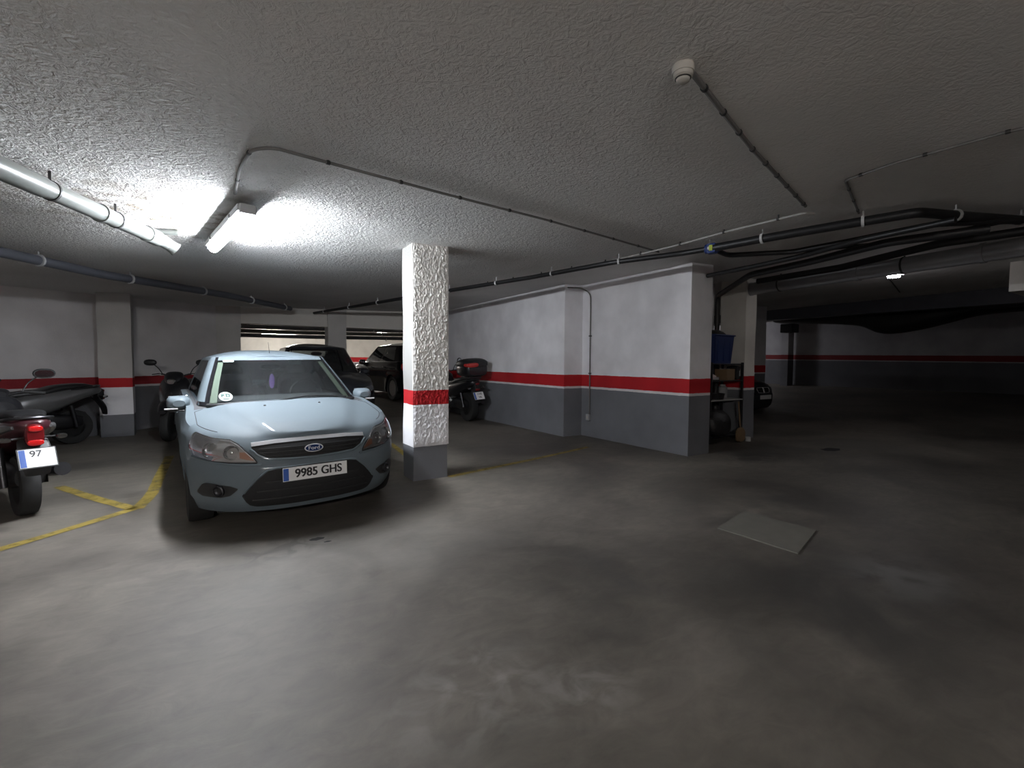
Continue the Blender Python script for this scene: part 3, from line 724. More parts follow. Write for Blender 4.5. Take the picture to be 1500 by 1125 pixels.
def F(x, z, off=0.):
    def g(x, z):
        w = stab(WZ, z); r = min(abs(x)/w, .9995)**(NE/2); a = math.asin(r)
        return Vector((x, stab(YF, z)+LF*(1-cos(a)**(2/NE)), z))
    p = g(x, z)
    if off:
        dx = g(x+.004, z)-g(x-.004, z); dz = g(x, z+.004)-g(x, z-.004)
        n = dx.cross(dz).normalized()
        if n.y > 0: n = -n
        p = p+n*off
    return p
def lin(t, x):
    return tab(t, x)
def overlay(name, top, bot, mat, parent, off=.004, nx=40, nz=10, mirror=False, skirt=.02, label=None, smooth=True):
    """a skin piece lying on the front of the body between two curves z = top(x), z = bot(x)"""
    x0, x1 = max(top[0][0], bot[0][0]), min(top[-1][0], bot[-1][0]); s = -1 if mirror else 1
    vs = []; cols = []
    for i in range(nx+1):
        x = x0+(x1-x0)*i/nx; a, b = lin(bot, x), lin(top, x)
        for j in range(nz+1):
            z = a+(max(b, a+.0005)-a)*j/nz; vs.append(F(s*x, z, off))
    k = nz+1; fs = [(i*k+j, (i+1)*k+j, (i+1)*k+j+1, i*k+j+1) for i in range(nx) for j in range(nz)]
    rim = [i*k for i in range(nx+1)]+[nx*k+j for j in range(1, nz+1)]+[i*k+nz for i in range(nx-1, -1, -1)]+[j for j in range(nz-1, 0, -1)]
    N0 = len(vs)
    for q in rim:
        vs.append(vs[q]+Vector((0, skirt, 0)))
    for a in range(len(rim)): b = (a+1) % len(rim); fs.append((rim[a], N0+a, N0+b, rim[b]))
    return MB().add(vs, fs).build(name, mat, parent, label=label, smooth=smooth)

def make_car(label, loc, rz, paint, front='hatch', scale=(1, 1, 1), glassmat=None, plate_txt=None, rim_sp=10, detail=True, tiltx=0.):
    root = thing('car', label, 'car', loc, rz); root.scale = scale
    if tiltx: root.rotation_euler = (0, tiltx, rz)
    glassmat = glassmat or M['screen']
    WY = (.87, 3.51); WR = .315; AR = .365
    nS = NFR+NSD+NRR
    # ---- lower body
    nom = [outline(i, .5) for i in range(nS+1)]
    rings = []; NT = 16
    for i in range(nS+1):
        xn, yn = nom[i]; zb = .19+.03*max(0, (yn-3.9)/.4)
        if xn > .7:
            for wy in WY:
                d = abs(yn-wy)
                if d < AR: zb = max(zb, .315+sqrt(AR*AR-d*d))
        zt = stab(ZT, yn); col = []
        for j in range(NT+1):
            t = j/NT; z = zb+(zt-zb)*t; x, y = outline(i, z)
            if xn > .7:   # a gentle flare around each arch, a crease along the flank
                for wy in WY:
                    d = math.hypot(y-wy, z-.315)
                    if AR-.01 < d < AR+.14: x += .014*(1-(d-AR)/.14)
                x += .010*math.exp(-((z-.80)/.03)**2)-.012*math.exp(-((z-.42)/.09)**2)
            col.append(Vector((x, y, z)))
        rings.append(col)
    m = MB(); k = NT+1
    for s in (1, -1):
        vs = [(s*p.x, p.y, p.z) for r_ in rings for p in r_]
        fs = [(i*k+j, (i+1)*k+j, (i+1)*k+j+1, i*k+j+1) for i in range(nS) for j in range(NT)]
        # inner lip of the arches and sill
        N0 = len(vs); vs += [(s*max(r_[0].x-.09, 0), r_[0].y, r_[0].z+.0) for r_ in rings]
        fs += [(i*k, N0+i, N0+i+1, (i+1)*k) for i in range(nS)]
        if s < 0: fs = [f[::-1] for f in fs]
        m.add(vs, fs)
    # ---- bonnet and deck (rows across the car between the two top edges)
    top = [r_[-1] for r_ in rings]
    NU = 28
    Y0, Y1 = 1.10, 3.98
    rows = []
    for i in range(nS+1):
        X, Y, Z = top[i]; hc = stab(HC, Y) if i <= NFR+NSD else min(stab(HC, Y), Z+.02)
        xc = .34+.30*min(1, max(0, (Y-.1)/.95)); row = []
        for q in range(NU+1):
            u = -1+2*q/NU; x = X*u; au = abs(u)
            z = Z+(hc-Z)*(1-au**3.2)
            if Y < 1.25: 
                cr = 1/(1+math.exp((abs(x)-xc)/.016)); z += (.030*cr-.0)*min(1, Y/.25)*(1-au**8)
            row.append(Vector((x, Y, z)))
        rows.append(row)
    body = m; deck = MB()
    K = NU+1
    for i in range(nS):
        for q in range(NU):
            mid = (rows[i][q]+rows[i+1][q+1])/2
            tgt = deck if (Y0 < mid.y < Y1 and abs(mid.x) < .80) else body
            quad = [rows[i][q], rows[i+1][q], rows[i+1][q+1], rows[i][q+1]]
            tgt.add(quad, [(0, 3, 2, 1)])
    # weld by merging doubles so shading is smooth
    def weld(mb):
        seen = {}; vs = []; mp = []
        for v in mb.v:
            key = (round(v[0], 4), round(v[1], 4), round(v[2], 4))
            if key not in seen: seen[key] = len(vs); vs.append(v)
            mp.append(seen[key])
        fs = []
        for f in mb.f:
            g = []
            for i in f:
                j = mp[i]
                if not g or g[-1] != j: g.append(j)
            if len(g) > 1 and g[0] == g[-1]: g.pop()
            if len(g) >= 3 and len(set(g)) == len(g): fs.append(tuple(g))
        mb.v, mb.f = vs, fs; return mb
    # ---- greenhouse
    def gring(i, t):
        z = .985+(1.445-.985)*t
        yf = 1.02+(1.78-1.02)*(t**.92); yr = 4.08-(4.08-3.68)*t; w = .775-(.775-.60)*(t**1.15)
        lf = .42-.15*t; lr = .35-.1*t; e = 3.2
        if i <= NFR:
            a = (i/NFR)*pi/2; x = w*sin(a)**(2/e); y = yf+lf*(1-(cos(a)**(2/e) if i < NFR else 0))
        elif i <= NFR+NSD:
            u = (i-NFR)/NSD; x = w; y = (yf+lf)*(1-u)+(yr-lr)*u
        else:
            a = (1-(i-NFR-NSD)/NRR)*pi/2; x = w*sin(a)**(2/e) if a > 0 else 0; y = yr-lr*(1-(cos(a)**(2/e) if a < pi/2-1e-6 else 0))
        return Vector((x, y, z))
    GT = 14; G = [[gring(i, j/GT) for j in range(GT+1)] for i in range(nS+1)]
    parts = {'windscreen': MB(), 'rear_window': MB(), 'side_window': {1: MB(), -1: MB()}, 'rear_side_window': {1: MB(), -1: MB()}, 'seal': MB()}
    for i in range(nS):
        for j in range(GT):
            for s in (1, -1):
                q = [Vector((s*p.x, p.y, p.z)) for p in (G[i][j], G[i+1][j], G[i+1][j+1], G[i][j+1])]
                if s < 0: q = q[::-1]
                u = (i+.5-NFR)/NSD; tgt = body
                if i < NFR*.60: tgt = parts['windscreen'] if j < GT-1 else body
                elif i < NFR*.66: tgt = parts['seal']
                elif i > nS-NRR*.6: tgt = parts['rear_window'] if 2 <= j < GT-1 else body
                elif .02 < u < .93 and 0 < j < GT-1:
                    if u < .43: tgt = parts['side_window'][s]
                    elif u < .47: tgt = parts['seal']
                    elif u < .86: tgt = parts['rear_side_window'][s]
                elif j == 0: tgt = parts['seal']
                tgt.add(q, [(0, 1, 2, 3)])
    # roof
    tp = [g[-1] for g in G]; RC = [(1.7, 0), (1.9, .035), (2.4, .08), (2.9, .088), (3.4, .05), (3.7, 0)]
    for i in range(nS):
        for q in range(NU):
            def rp(ii, qq):
                X, Y, Z = tp[ii]; u = -1+2*qq/NU
                return Vector((X*u, Y, Z+stab(RC, Y)*(1-abs(u)**2.6)))
            body.add([rp(i, q), rp(i+1, q), rp(i+1, q+1), rp(i, q+1)], [(0, 3, 2, 1)])
    weld(body).build('body', paint, root)
    weld(deck).build('cabin_liner', M['interior'], root)
    weld(parts['windscreen']).build('windscreen', glassmat, root)
    weld(parts['rear_window']).build('rear_window', M['dark_glass'], root)
    for s in (1, -1):
        weld(parts['side_window'][s]).build('side_window', M['dark_glass'], root)
        weld(parts['rear_side_window'][s]).build('side_window', M['dark_glass'], root)
    weld(parts['seal']).build('window_seal', M['black_glass'], root)
    # floor pan and wheel housings
    MB().box(-.70, .70, .35, 4.0, .17, .60).build('floor_pan', M['mesh_black'], root)
    for wy in WY:
        for s in (1, -1): wheel(root, s*.80, wy, WR, WR, .2, .21, rim_sp, s)
    # ---- mirrors
    for s in (1, -1):
        mm = MB().loft([(s*.915, 1.36, 1.005, .05, .03, 2.2), (s*.92, 1.40, 1.005, .085, .058, 2.6), (s*.92, 1.47, 1.005, .098, .068, 3), (s*.92, 1.52, 1.005, .095, .065, 3)], 20)
        mr = mm.build('door_mirror', paint, root)
        MB().box(s*.92-.09, s*.92+.09, 1.375, 1.50, .925, .945).build('mirror_base', M['plastic'], mr, bevel=.01)
        MB().box(s*.92-.08, s*.92+.08, 1.521, 1.524, .95, 1.07).build('mirror_glass', M['mirror_glass'], mr, bevel=.01)
        if detail: MB().box(s*.98-.055, s*.98+.055, 1.362, 1.38, .948, .962).build('turn_signal', M['clear'] if False else M['amber'] if False else M['clip_white'], mr, bevel=.003)
        a = [(s*.80, 1.42, .955), (s*.87, 1.44, .955)]; MB().tube(a, .025, 10).build('mirror_arm', M['plastic'], mr)
        for y in (2.05, 3.0): MB().tube([(s*.925, y, .865), (s*.945, y+.02, .867), (s*.945, y+.16, .867), (s*.925, y+.18, .865)], .011, 8).build('door_handle', paint, root)
    # ---- cabin furniture seen above the window line
    for s in (-.37, .37):
        for yy, hh in ((2.35, 1.30), (3.2, 1.24)):
            st = MB().loft([(s, yy-.07, 1.02, .22, .16, 4), (s, yy, 1.05, .23, .20, 4), (s, yy+.08, 1.06, .22, .19, 4)], 18).build('seat', M['interior'], root)
            MB().loft([(s, yy, hh-.05, .10, .05, 3), (s, yy+.05, hh-.03, .13, .085, 3), (s, yy+.10, hh-.04, .11, .06, 3)], 14).build('headrest', M['interior'], st)
    MB().loft([(0, 1.15, .975, .68, .02, 4), (0, 1.35, .985, .72, .035, 4), (0, 1.62, .985, .72, .05, 4), (0, 1.72, .96, .70, .04, 4)], 24).build('dashboard', M['dash'], root)
    mm = MB(); pts = [(.37+.18*cos(a*pi/12), 1.86+.05*sin(a*pi/12), 1.0+.17*sin(a*pi/12)) for a in range(25)]
    mm.tube(pts, .014, 8, False).build('steering_wheel', M['plastic'], root)
    MB().loft([(0, 1.96, 1.335, .10, .025, 3), (0, 1.985, 1.335, .115, .034, 3), (0, 2.0, 1.335, .11, .03, 3)], 16).build('rear_view_mirror', M['plastic'], root)
    # ---- bonnet seams
    def hood(x, Y):
        j = min(range(nS+1), key=lambda i: abs(top[i].y-Y) if i <= NFR+NSD else 9)
        a, b = (j, j+1) if top[j].y <= Y else (j-1, j)
        f = (Y-top[a].y)/max(1e-6, top[b].y-top[a].y)
        def zz(i):
            X, YY, Z = top[i]; u = max(-1, min(1, x/X)); hc = stab(HC, YY); au = abs(u)
            xc = .34+.30*min(1, max(0, (YY-.1)/.95))
            return Z+(hc-Z)*(1-au**3.2)+.030/(1+math.exp((abs(x)-xc)/.016))*min(1, YY/.25)*(1-au**8)
        return Vector((x, Y, zz(a)*(1-f)+zz(b)*f))
    def topedge(Y):
        j = max(i for i in range(NFR+NSD) if top[i].y <= Y); f = (Y-top[j].y)/(top[j+1].y-top[j].y); return top[j].x*(1-f)+top[j+1].x*f
    if detail:
        for s in (1, -1):
            pts = [hood(s*min(topedge(y)-.045, .805), y)+Vector((0, 0, .0005)) for y in [.36+.045*i for i in range(16)]]
            pts.append(hood(s*.74, 1.09))
            MB().tube(pts, .0028, 6).build('bonnet_seam', M['mesh_black'], root)
            MB().lathe([(-.004, .0), (0, .012), (.009, .009), (.011, 0)], hood(s*.25, .80)+Vector((0, 0, 0)), 'Z', 12).build('washer_jet', M['plastic'], root)
    # ---- front
    if front == 'hatch':
        GTP = [(-.46, .722), (-.3, .736), (0, .742), (.3, .736), (.46, .722)]
        GB = [(-.46, .712), (-.43, .672), (-.35, .630), (-.18, .618), (0, .614), (.18, .618), (.35, .630), (.43, .672), (.46, .712)]
        gr = overlay('grille', GTP, GB, M['mesh_black'], root, .004)
        for dz in (.025, .055, .085):
            a = [(x, (lambda x: min(lin(GTP, x)-.012, max(lin(GB, x)+.012, .615+dz)))(x)) for x in [-.41+.82*i/30 for i in range(31)]]
            pts = [F(x, z, .010) for x, z in a if z-lin(GB, x) > .011]
            MB().tube(pts, .0045, 6).build('grille_bar', M['plastic'], gr)
        overlay('grille_trim', [(x, z+.026) for x, z in GTP], GTP, M['chrome'], root, .010, 40, 4, label='bright bar along the bonnet edge')
        xs = [-.47+.94*i/44 for i in range(45)]
        pts = [F(x, lin(GB, x)-.010, .006) for x in xs]
        MB().tube(pts, .010, 8).build('grille_surround', paint, root)
        # badge
        T = Matrix.Translation(F(0, .676, .020)) @ Matrix.Rotation(radians(-12), 4, 'X')
        bd = MB(); n = 40
        bd.add([(0, -.006, 0)]+[(.072*cos(2*pi*i/n), -.004, .030*sin(2*pi*i/n)) for i in range(n)]+[(.072*cos(2*pi*i/n), .012, .030*sin(2*pi*i/n)) for i in range(n)],
               [(0, 1+(i+1) % n, 1+i) for i in range(n)]+[(1+i, 1+(i+1) % n, 1+n+(i+1) % n, 1+n+i) for i in range(n)])
        bo = bd.xf(T).build('badge', M['ford_blue'], root, label='blue oval badge with a bright rim')
        MB().tube([(.072*cos(2*pi*i/n), -.004, .030*sin(2*pi*i/n)) for i in range(n+1)], .0045, 8, False).xf(T).build('badge_rim', M['chrome'], bo)
        text_mb('Ford', .040, T @ Matrix.Translation((0, -.0075, -.001)) @ Matrix.Rotation(pi/2, 4, 'X') @ Matrix.Shear('XZ', 4, (0, 0)), bold=.0006, extrude=.0008, sx=1.25).build('badge_script', M['chrome'], bo, smooth=False)
        # lower intake
        IT = [(-.54, .345), (-.50, .40), (-.44, .47), (-.36, .535), (-.30, .545), (.30, .545), (.36, .535), (.44, .47), (.50, .40), (.54, .345)]
        IB = [(-.54, .335), (-.50, .262), (-.44, .240), (-.2, .235), (.2, .235), (.44, .240), (.50, .262), (.54, .335)]
        ik = overlay('lower_grille', IT, IB, M['mesh_black'], root, .004)
        for z0 in (.30, .37, .44):
            w_ = .47 if z0 < .33 else .44 if z0 < .4 else .38
            MB().tube([F(-w_+2*w_*i/30, z0, .008) for i in range(31)], .006, 6).build('grille_bar', M['plastic'], ik)
        pts = [F(x, lin(IT, x)+.004, .004) for x in [-.53+1.06*i/50 for i in range(51)]]
        MB().tube(pts, .009, 8).build('intake_lip', paint, root)
        for s in (1, -1):
            FT = [(.57, .405), (.62, .425), (.77, .445), (.80, .43), (.83, .37)]
            FB = [(.57, .395), (.62, .345), (.68, .330), (.80, .335), (.83, .36)]
            fo = overlay('fog_recess', FT, FB, M['plastic'], root, .004, 24, 8, mirror=(s < 0))
            p = F(s*.69, .388, .008); nrm = (F(s*.69, .388, .05)-F(s*.69, .388, 0)).normalized()
            R_ = Vector((0, -1, 0)).rotation_difference(nrm).to_matrix().to_4x4(); T = Matrix.Translation(p) @ R_
            MB().lathe([(.01, .046), (-.012, .046), (-.016, .040), (-.004, .036), (.006, .02), (.008, 0)], axis='Y', n=24).xf(T).build('fog_lamp', M['dark_alloy'], fo)
            # headlight
            HT = [(.43, .600), (.455, .640), (.50, .690), (.55, .745), (.60, .778), (.66, .785), (.72, .792), (.78, .812), (.815, .828), (.84, .80), (.865, .72)]
            HB = [(.43, .598), (.50, .603), (.60, .608), (.70, .618), (.80, .645), (.84, .665), (.865, .71)]
            hl = overlay('headlight', HT, HB, M['lamp_house'], root, .003, 48, 12, mirror=(s < 0))
            for (bx, bz, br) in ((.735, .70, .062), (.60, .685, .058)):
                p = F(s*bx, bz, .004); T = Matrix.Translation(p) @ Vector((0, -1, 0)).rotation_difference(((F(s*bx, bz, .05)-F(s*bx, bz, 0)).normalized()*.6+Vector((0, -.4, 0))).normalized()).to_matrix().to_4x4()
                MB().lathe([(.02, br), (-.006, br), (-.008, br*.9), (.004, br*.8), (.012, br*.5), (.014, .02), (.004, .016), (-.004, .010), (-.006, 0)], axis='Y', n=28).xf(T).build('reflector', M['reflector'], hl)
            overlay('turn_signal', [(.452, .625), (.50, .683), (.545, .685)], [(.452, .615), (.50, .625), (.545, .64)], M['amber'], root, .007, 10, 5, mirror=(s < 0)).parent = hl
            pts = [F(s*x, lin(HT, x)+.002, .006) for x in [.43+.435*i/40 for i in range(41)]]+[F(s*x, lin(HB, x)-.002, .006) for x in [.865-.435*i/40 for i in range(41)]]
            MB().tube(pts, .0035, 6).build('lamp_edge', M['mesh_black'], hl)
            pts = [F(s*x, lin(HT, x)-.010, .008) for x in [.455+.36*i/30 for i in range(31)]]
            MB().tube(pts, .003, 6).build('lamp_trim', M['chrome'], hl)
            pts = [F(s*.835, .66, .008), F(s*.85, .71, .008), F(s*.842, .77, .008), F(s*.818, .815, .008)]
            MB().tube(smooth_path(pts), .004, 6).build('lamp_trim', M['chrome'], hl)
            overlay('lens', HT, HB, M['clear'], root, .016, 40, 10, mirror=(s < 0), skirt=.012).parent = hl
            # crease below the headlight
            pts = [F(s*x, .585+.05*max(0, (x-.42)/.42)**2, .0) for x in [.40+.46*i/24 for i in range(25)]]
            MB().tube(pts, .010, 8).build('bumper_crease', paint, root)
        p = plate(root, 0, F(0, .50).y-.022, .492, .52, .11, [(plate_txt or '0000', .098, 0, 0, .93)], tilt=radians(0))
        # wipers, sticker, freshener, cream pillars, aerial
        def scr(x, t, off=.0):
            """point on the windscreen"""
            z = .985+.46*t; yf = 1.02+.76*(t**.92); w_ = .775-.175*(t**1.15); lf = .42-.15*t
            r = min(.999, abs(x)/w_)**(3.2/2); y = yf+lf*(1-cos(math.asin(r))**(2/3.2)); return Vector((x, y-off, z+off*.6))
        for pts in ([(-.66, .0), (-.40, .035), (.0, .03)], [(-.08, .035), (.25, .10), (.62, .035)]):
            q = [scr(x, t, .014) for x, t in pts]; MB().tube(smooth_path(q, 8), .010, 6).build('wiper', M['plastic'], root)
        MB().tube([scr(-.70+1.4*i/20, .0, .006)+Vector((0, -.02, -.0)) for i in range(21)], .018, 8).build('scuttle', M['plastic'], root)
        for s in (1, -1):
            vs = []
            for j in range(13):
                t = .06+.84*j/12; w_ = .775-.175*(t**1.15)
                a, b = w_*.875, w_*.80
                vs += [scr(s*a, t, -.012), scr(s*b, t, -.012), scr(s*a, t, -.03), scr(s*b, t, -.03)]
            fs = []
            for j in range(12):
                o = j*4; fs += [(o, o+1, o+5, o+4), (o+2, o+6, o+7, o+3), (o, o+4, o+6, o+2), (o+1, o+3, o+7, o+5)]
            MB().add(vs, fs).build('pillar_trim', M['cream'], root, label='pale greenish trim inside the windscreen edge')
        # sticker disc on the glass
        def disc(cx, ct, rx, rt, off, mat, name, par):
            n = 26; vs = [scr(cx, ct, off)]+[scr(cx+rx*cos(2*pi*i/n), ct+rt*sin(2*pi*i/n), off) for i in range(n)]
            vs += [v+Vector((0, .002, 0)) for v in vs]
            return MB().add(vs, [(0, 1+i, 1+(i+1) % n) for i in range(n)]+[(1+i, 2+n+i, 2+n+(i+1) % n, 1+(i+1) % n) for i in range(n)]+[(n+1, 2+n+(i+1) % n, 2+n+i) for i in range(n)]).build(name, mat, par)
        stk = disc(-.535, .165, .058, .085, .003, M['sticker'], 'sticker', root)
        for (x0, x1, t0, t1) in ((-.574, -.560, .15, .21), (-.560, -.546, .17, .21), (-.535, -.497, .195, .215), (-.535, -.521, .15, .20), (-.51, -.497, .15, .20), (-.535, -.497, .15, .168), (-.56, -.51, .105, .125)):
            q = [scr(x0, t0, .006), scr(x1, t0, .006), scr(x1, t1, .006), scr(x0, t1, .006)]; q += [v+Vector((0, .002, 0)) for v in q]
            MB().add(q, [(0, 1, 2, 3), (4, 7, 6, 5), (0, 4, 5, 1), (1, 5, 6, 2), (2, 6, 7, 3), (3, 7, 4, 0)]).build('sticker_mark', M['sticker_ink'], stk, smooth=False)
        q = [scr(-.50, .885, .003), scr(-.40, .885, .003), scr(-.40, .93, .003), scr(-.50, .93, .003)]; q += [v+Vector((0, .002, 0)) for v in q]
        MB().add(q, [(0, 1, 2, 3), (4, 7, 6, 5), (0, 4, 5, 1), (1, 5, 6, 2), (2, 6, 7, 3), (3, 7, 4, 0)]).build('sticker', M['sticker'], root, smooth=False, label='small pale rectangular sticker')
        fr = thing('air_freshener', 'purple air freshener hanging from the mirror inside the pale blue car', 'air freshener')
        MB().loft([(0, -.004, 0, .022, .075, 2.2), (0, 0, 0, .028, .085, 2.2), (0, .004, 0, .022, .075, 2.2)], 18).build('card', M['purple'], fr)
        MB().tube([(0, 0, .08), (0, 0, .15)], .0015, 6).build('cord', M['clip'], fr)
        root_m = Matrix.Translation(loc) @ Matrix.Rotation(rz, 4, 'Z') @ Matrix.Rotation(tiltx, 4, 'Y')
        fr.location = root_m @ Vector((.0, 1.90, 1.17)); fr.rotation_euler = (0, 0, rz)
        an = MB().tube([(0, 1.98, 1.44), (-.005, 2.03, 1.62)], [.004, .002], 6); an.tube([(0, 1.97, 1.43), (0, 1.985, 1.46)], .012, 10); an.build('aerial', M['plastic'], root)
    else:
        for s in (1, -1):
            HT = [(.40, .70), (.55, .745), (.72, .77), (.84, .79), (.87, .74)]; HB = [(.40, .62), (.6, .61), (.80, .64), (.87, .73)]
            hl = overlay('headlight', HT, HB, M['reflector'], root, .004, 24, 8, mirror=(s < 0))
            overlay('lens', HT, HB, M['clear'], root, .014, 24, 8, mirror=(s < 0)).parent = hl
            gt = [(.02, .745), (.26, .74), (.29, .70)]; gb = [(.02, .60), (.25, .61), (.29, .69)]
            g = overlay('grille', gt, gb, M['mesh_black'], root, .006, 16, 6, mirror=(s < 0))
            pts = [F(s*x, lin(gt, x), .01) for x in (.02, .14, .26, .29)]+[F(s*x, lin(gb, x), .01) for x in (.29, .25, .14, .02)]; pts.append(pts[0])
            MB().tube(pts, .008, 6).build('grille_rim', M['chrome'], g)
        overlay('lower_grille', [(-.6, .36), (-.5, .42), (.5, .42), (.6, .36)], [(-.6, .34), (-.5, .26), (.5, .26), (.6, .34)], M['mesh_black'], root, .004)
        MB().box(-.26, .26, F(0, .5).y-.025, F(0, .5).y-.012, .44, .55).build('number_plate', M['plate_white'], root, label='pale number plate, too far to read')
    # tail: lamps, plate
    for s in (1, -1):
        MB().loft([(s*.76, CL-.30, .86, .11, .12, 3), (s*.74, CL-.12, .86, .11, .12, 3), (s*.70, CL-.06, .86, .08, .10, 3)], 16).build('tail_lamp', M['red_lens'], root)
    MB().box(-.26, .26, CL+.0, CL+.012, .62, .73).build('rear_plate', M['plate_white'], root)
    return root

make_car('pale blue metallic hatchback facing the camera, parked beside the rough pillar', (.745, 4.205, .005), radians(3.4), M['blue_paint'], 'hatch', scale=(.975, 1, 1), plate_txt='9985 GHS', tiltx=radians(-.8))
make_car('dark car directly behind the pale blue hatchback, only its roof and shoulder showing', (1.95, 9.2, 0), radians(-2), M['dark_paint'], 'plain', scale=(1, 1, 1.17), detail=False)
cx, cy = 4.95, 17.3
make_car('black car nosed in between the far pillar and the rough pillar, side windows showing', (cx, cy, floor_z(4.9, 15)), radians(188), M['black_paint'], 'plain', scale=(1, 1, 1.12), detail=False, glassmat=M['dark_glass'])
make_car('dark car at right, its nose with pale plate poking out behind the lit narrow pillar', (12.65, 7.1, floor_z(12.7, 8)), radians(0), M['dark_paint'], 'plain', detail=False)
# ------------------------------------------------------------------ scooters and the motorcycle. local axes: rear wheel on the origin, +y forward
def make_bike(label, loc, rz, kind='scooter', scale=1., lean=0., plate_rows=None, body=None, front=None, panel=None, extras=True, tail=True, mirrors=True):
    r = thing(kind, label, 'scooter' if kind == 'scooter' else 'motorcycle', loc, rz)
    r.scale = (scale,)*3; r.rotation_euler = (0, lean, rz)
    body = body or M['bike_black']; front = front or body
    moto = kind == 'motorcycle'; WB = 1.45 if moto else 1.38; RW = .31 if moto else .27
    wheel(r, 0, 0, RW, RW, .16 if moto else .135, RW*.60, 5, 1, 'rear_wheel', M['dark_alloy'], .5)
    wheel(r, 0, WB, RW, RW, .12, RW*.62, 5, 1, 'front_wheel', M['dark_alloy'], .5)
    # rear body, tail
    MB().loft([(0, -.40, .84, .05, .035, 2.4), (0, -.33, .84, .12, .07, 2.6), (0, -.10, .80, .17, .11, 2.8), (0, .25, .70, .20, .17, 3), (0, .60, .62, .20, .20, 3), (0, .85, .50, .17, .20, 3), (0, 1.0, .46, .12, .15, 2.5)]).build('rear_body', body, r)
    MB().loft([(0, -.26, .90, .10, .03, 3), (0, -.1, .915, .145, .045, 3), (0, .2, .88, .16, .06, 3), (0, .38, .83, .165, .06, 3), (0, .55, .82, .15, .055, 3), (0, .78, .80, .10, .05, 3)]).build('seat', M['seat'], r)
    gb = MB(); gb.tube(round_path([(-.15, .05, .86), (-.15, -.30, .90), (-.06, -.38, .91), (.06, -.38, .91), (.15, -.30, .90), (.15, .05, .86)], .08), .013, 8); gb.build('grab_rail', M['dark_alloy'], r)
    # floor board, belly
    MB().loft([(0, .45, .36, .15, .10, 4), (0, .75, .33, .20, .09, 4), (0, 1.02, .36, .19, .08, 4)]).build('footboard' if not moto else 'engine', M['plastic'], r)
    MB().loft([(.02, -.12, .36, .10, .09, 3), (.02, .1, .36, .13, .13, 3), (.02, .4, .38, .14, .13, 3), (.02, .55, .40, .12, .10, 3)]).build('engine_case', M['dark_alloy'], r)
    # front: leg shield, nose, fender
    MB().loft([(0, .93, .72, .17, .26, 3), (0, 1.02, .76, .22, .28, 3), (0, 1.14, .74, .21, .25, 2.6), (0, 1.27, .72, .13, .17, 2.4), (0, 1.36, .70, .06, .08, 2.2)]).build('front_fairing', front, r)
    MB().loft([(0, WB-.34, .45, .055, .03, 2.5), (0, WB-.22, .56, .075, .04, 2.5), (0, WB-.02, .62, .085, .045, 2.5), (0, WB+.18, .58, .08, .04, 2.5), (0, WB+.30, .49, .05, .03, 2.5)]).build('front_mudguard', front, r)
    for s in (-1, 1): MB().tube([(s*.085, WB, RW), (s*.08, WB-.12, .62), (s*.06, WB-.2, .80)], .022, 10).build('fork', M['dark_alloy'], r)
    # handlebar, grips, levers, mirrors, instrument pod
    hb = MB().tube(round_path([(-.34, .93, 1.05), (-.20, .98, 1.07), (-.06, 1.04, 1.02), (.06, 1.04, 1.02), (.20, .98, 1.07), (.34, .93, 1.05)], .05), .013, 8).build('handlebar', M['plastic'], r)
    for s in (-1, 1):
        MB().tube([(s*.25, .965, 1.063), (s*.36, .925, 1.047)], .019, 10).build('grip', M['rubber'], hb)
        MB().tube([(s*.22, 1.0, 1.06), (s*.35, .99, 1.045)], .007, 6).build('lever', M['clip_white'], hb)
        if not mirrors: continue
        MB().tube(smooth_path([(s*.2, .985, 1.07), (s*.25, 1.0, 1.16), (s*.33, .98, 1.235)]), .007, 8).build('mirror_stalk', M['plastic'], hb)
        if moto: MB().lathe([(-.012, .0), (-.012, .05), (0, .062), (.02, .05), (.028, 0)], (s*.37, .98, 1.28), 'Y', 22).build('mirror', M['mirror_back'], r)
        else: MB().loft([(s*.37, .965, 1.255, .085, .045, 2.4), (s*.37, .98, 1.258, .092, .052, 2.4), (s*.37, 1.005, 1.258, .07, .038, 2.2), (s*.37, 1.015, 1.258, .02, .01, 2)], 18).build('mirror', M['mirror_back'], r)
        (MB().lathe([(-.014, 0), (-.014, .045), (-.012, .045)], (s*.37, .98, 1.28), 'Y', 20) if moto else MB().loft([(s*.37, .961, 1.255, .078, .038, 2.4), (s*.37, .964, 1.255, .08, .04, 2.4)], 18)).build('mirror_glass', M['mirror_glass'], r)
    MB().loft([(0, .98, 1.03, .08, .05, 3), (0, 1.08, 1.03, .13, .08, 3), (0, 1.17, .99, .12, .08, 2.5), (0, 1.24, .95, .07, .05, 2.2)]).build('handlebar_cover', front, r)
    MB().loft([(0, 1.22, .96, .075, .045, 2.5), (0, 1.265, .94, .05, .03, 2.5)]).build('headlight', M['reflector'], r)
    # tail
    RD, RL = (M['red_dark'], M['red_lens']) if tail else (M['plastic'], M['red_dark'])
    tl = MB().loft([(0, -.435, .76, .05, .085, 3), (0, -.41, .76, .062, .098, 3), (0, -.34, .76, .06, .09, 3)], 20).build('tail_light', RD, r)
    for z, rx in ((.82, .045), (.70, .052)): MB().loft([(0, -.448, z, rx*.7, .018, 3), (0, -.44, z, rx, .024, 3), (0, -.40, z, rx, .024, 3)], 18).build('lens', RL, tl)
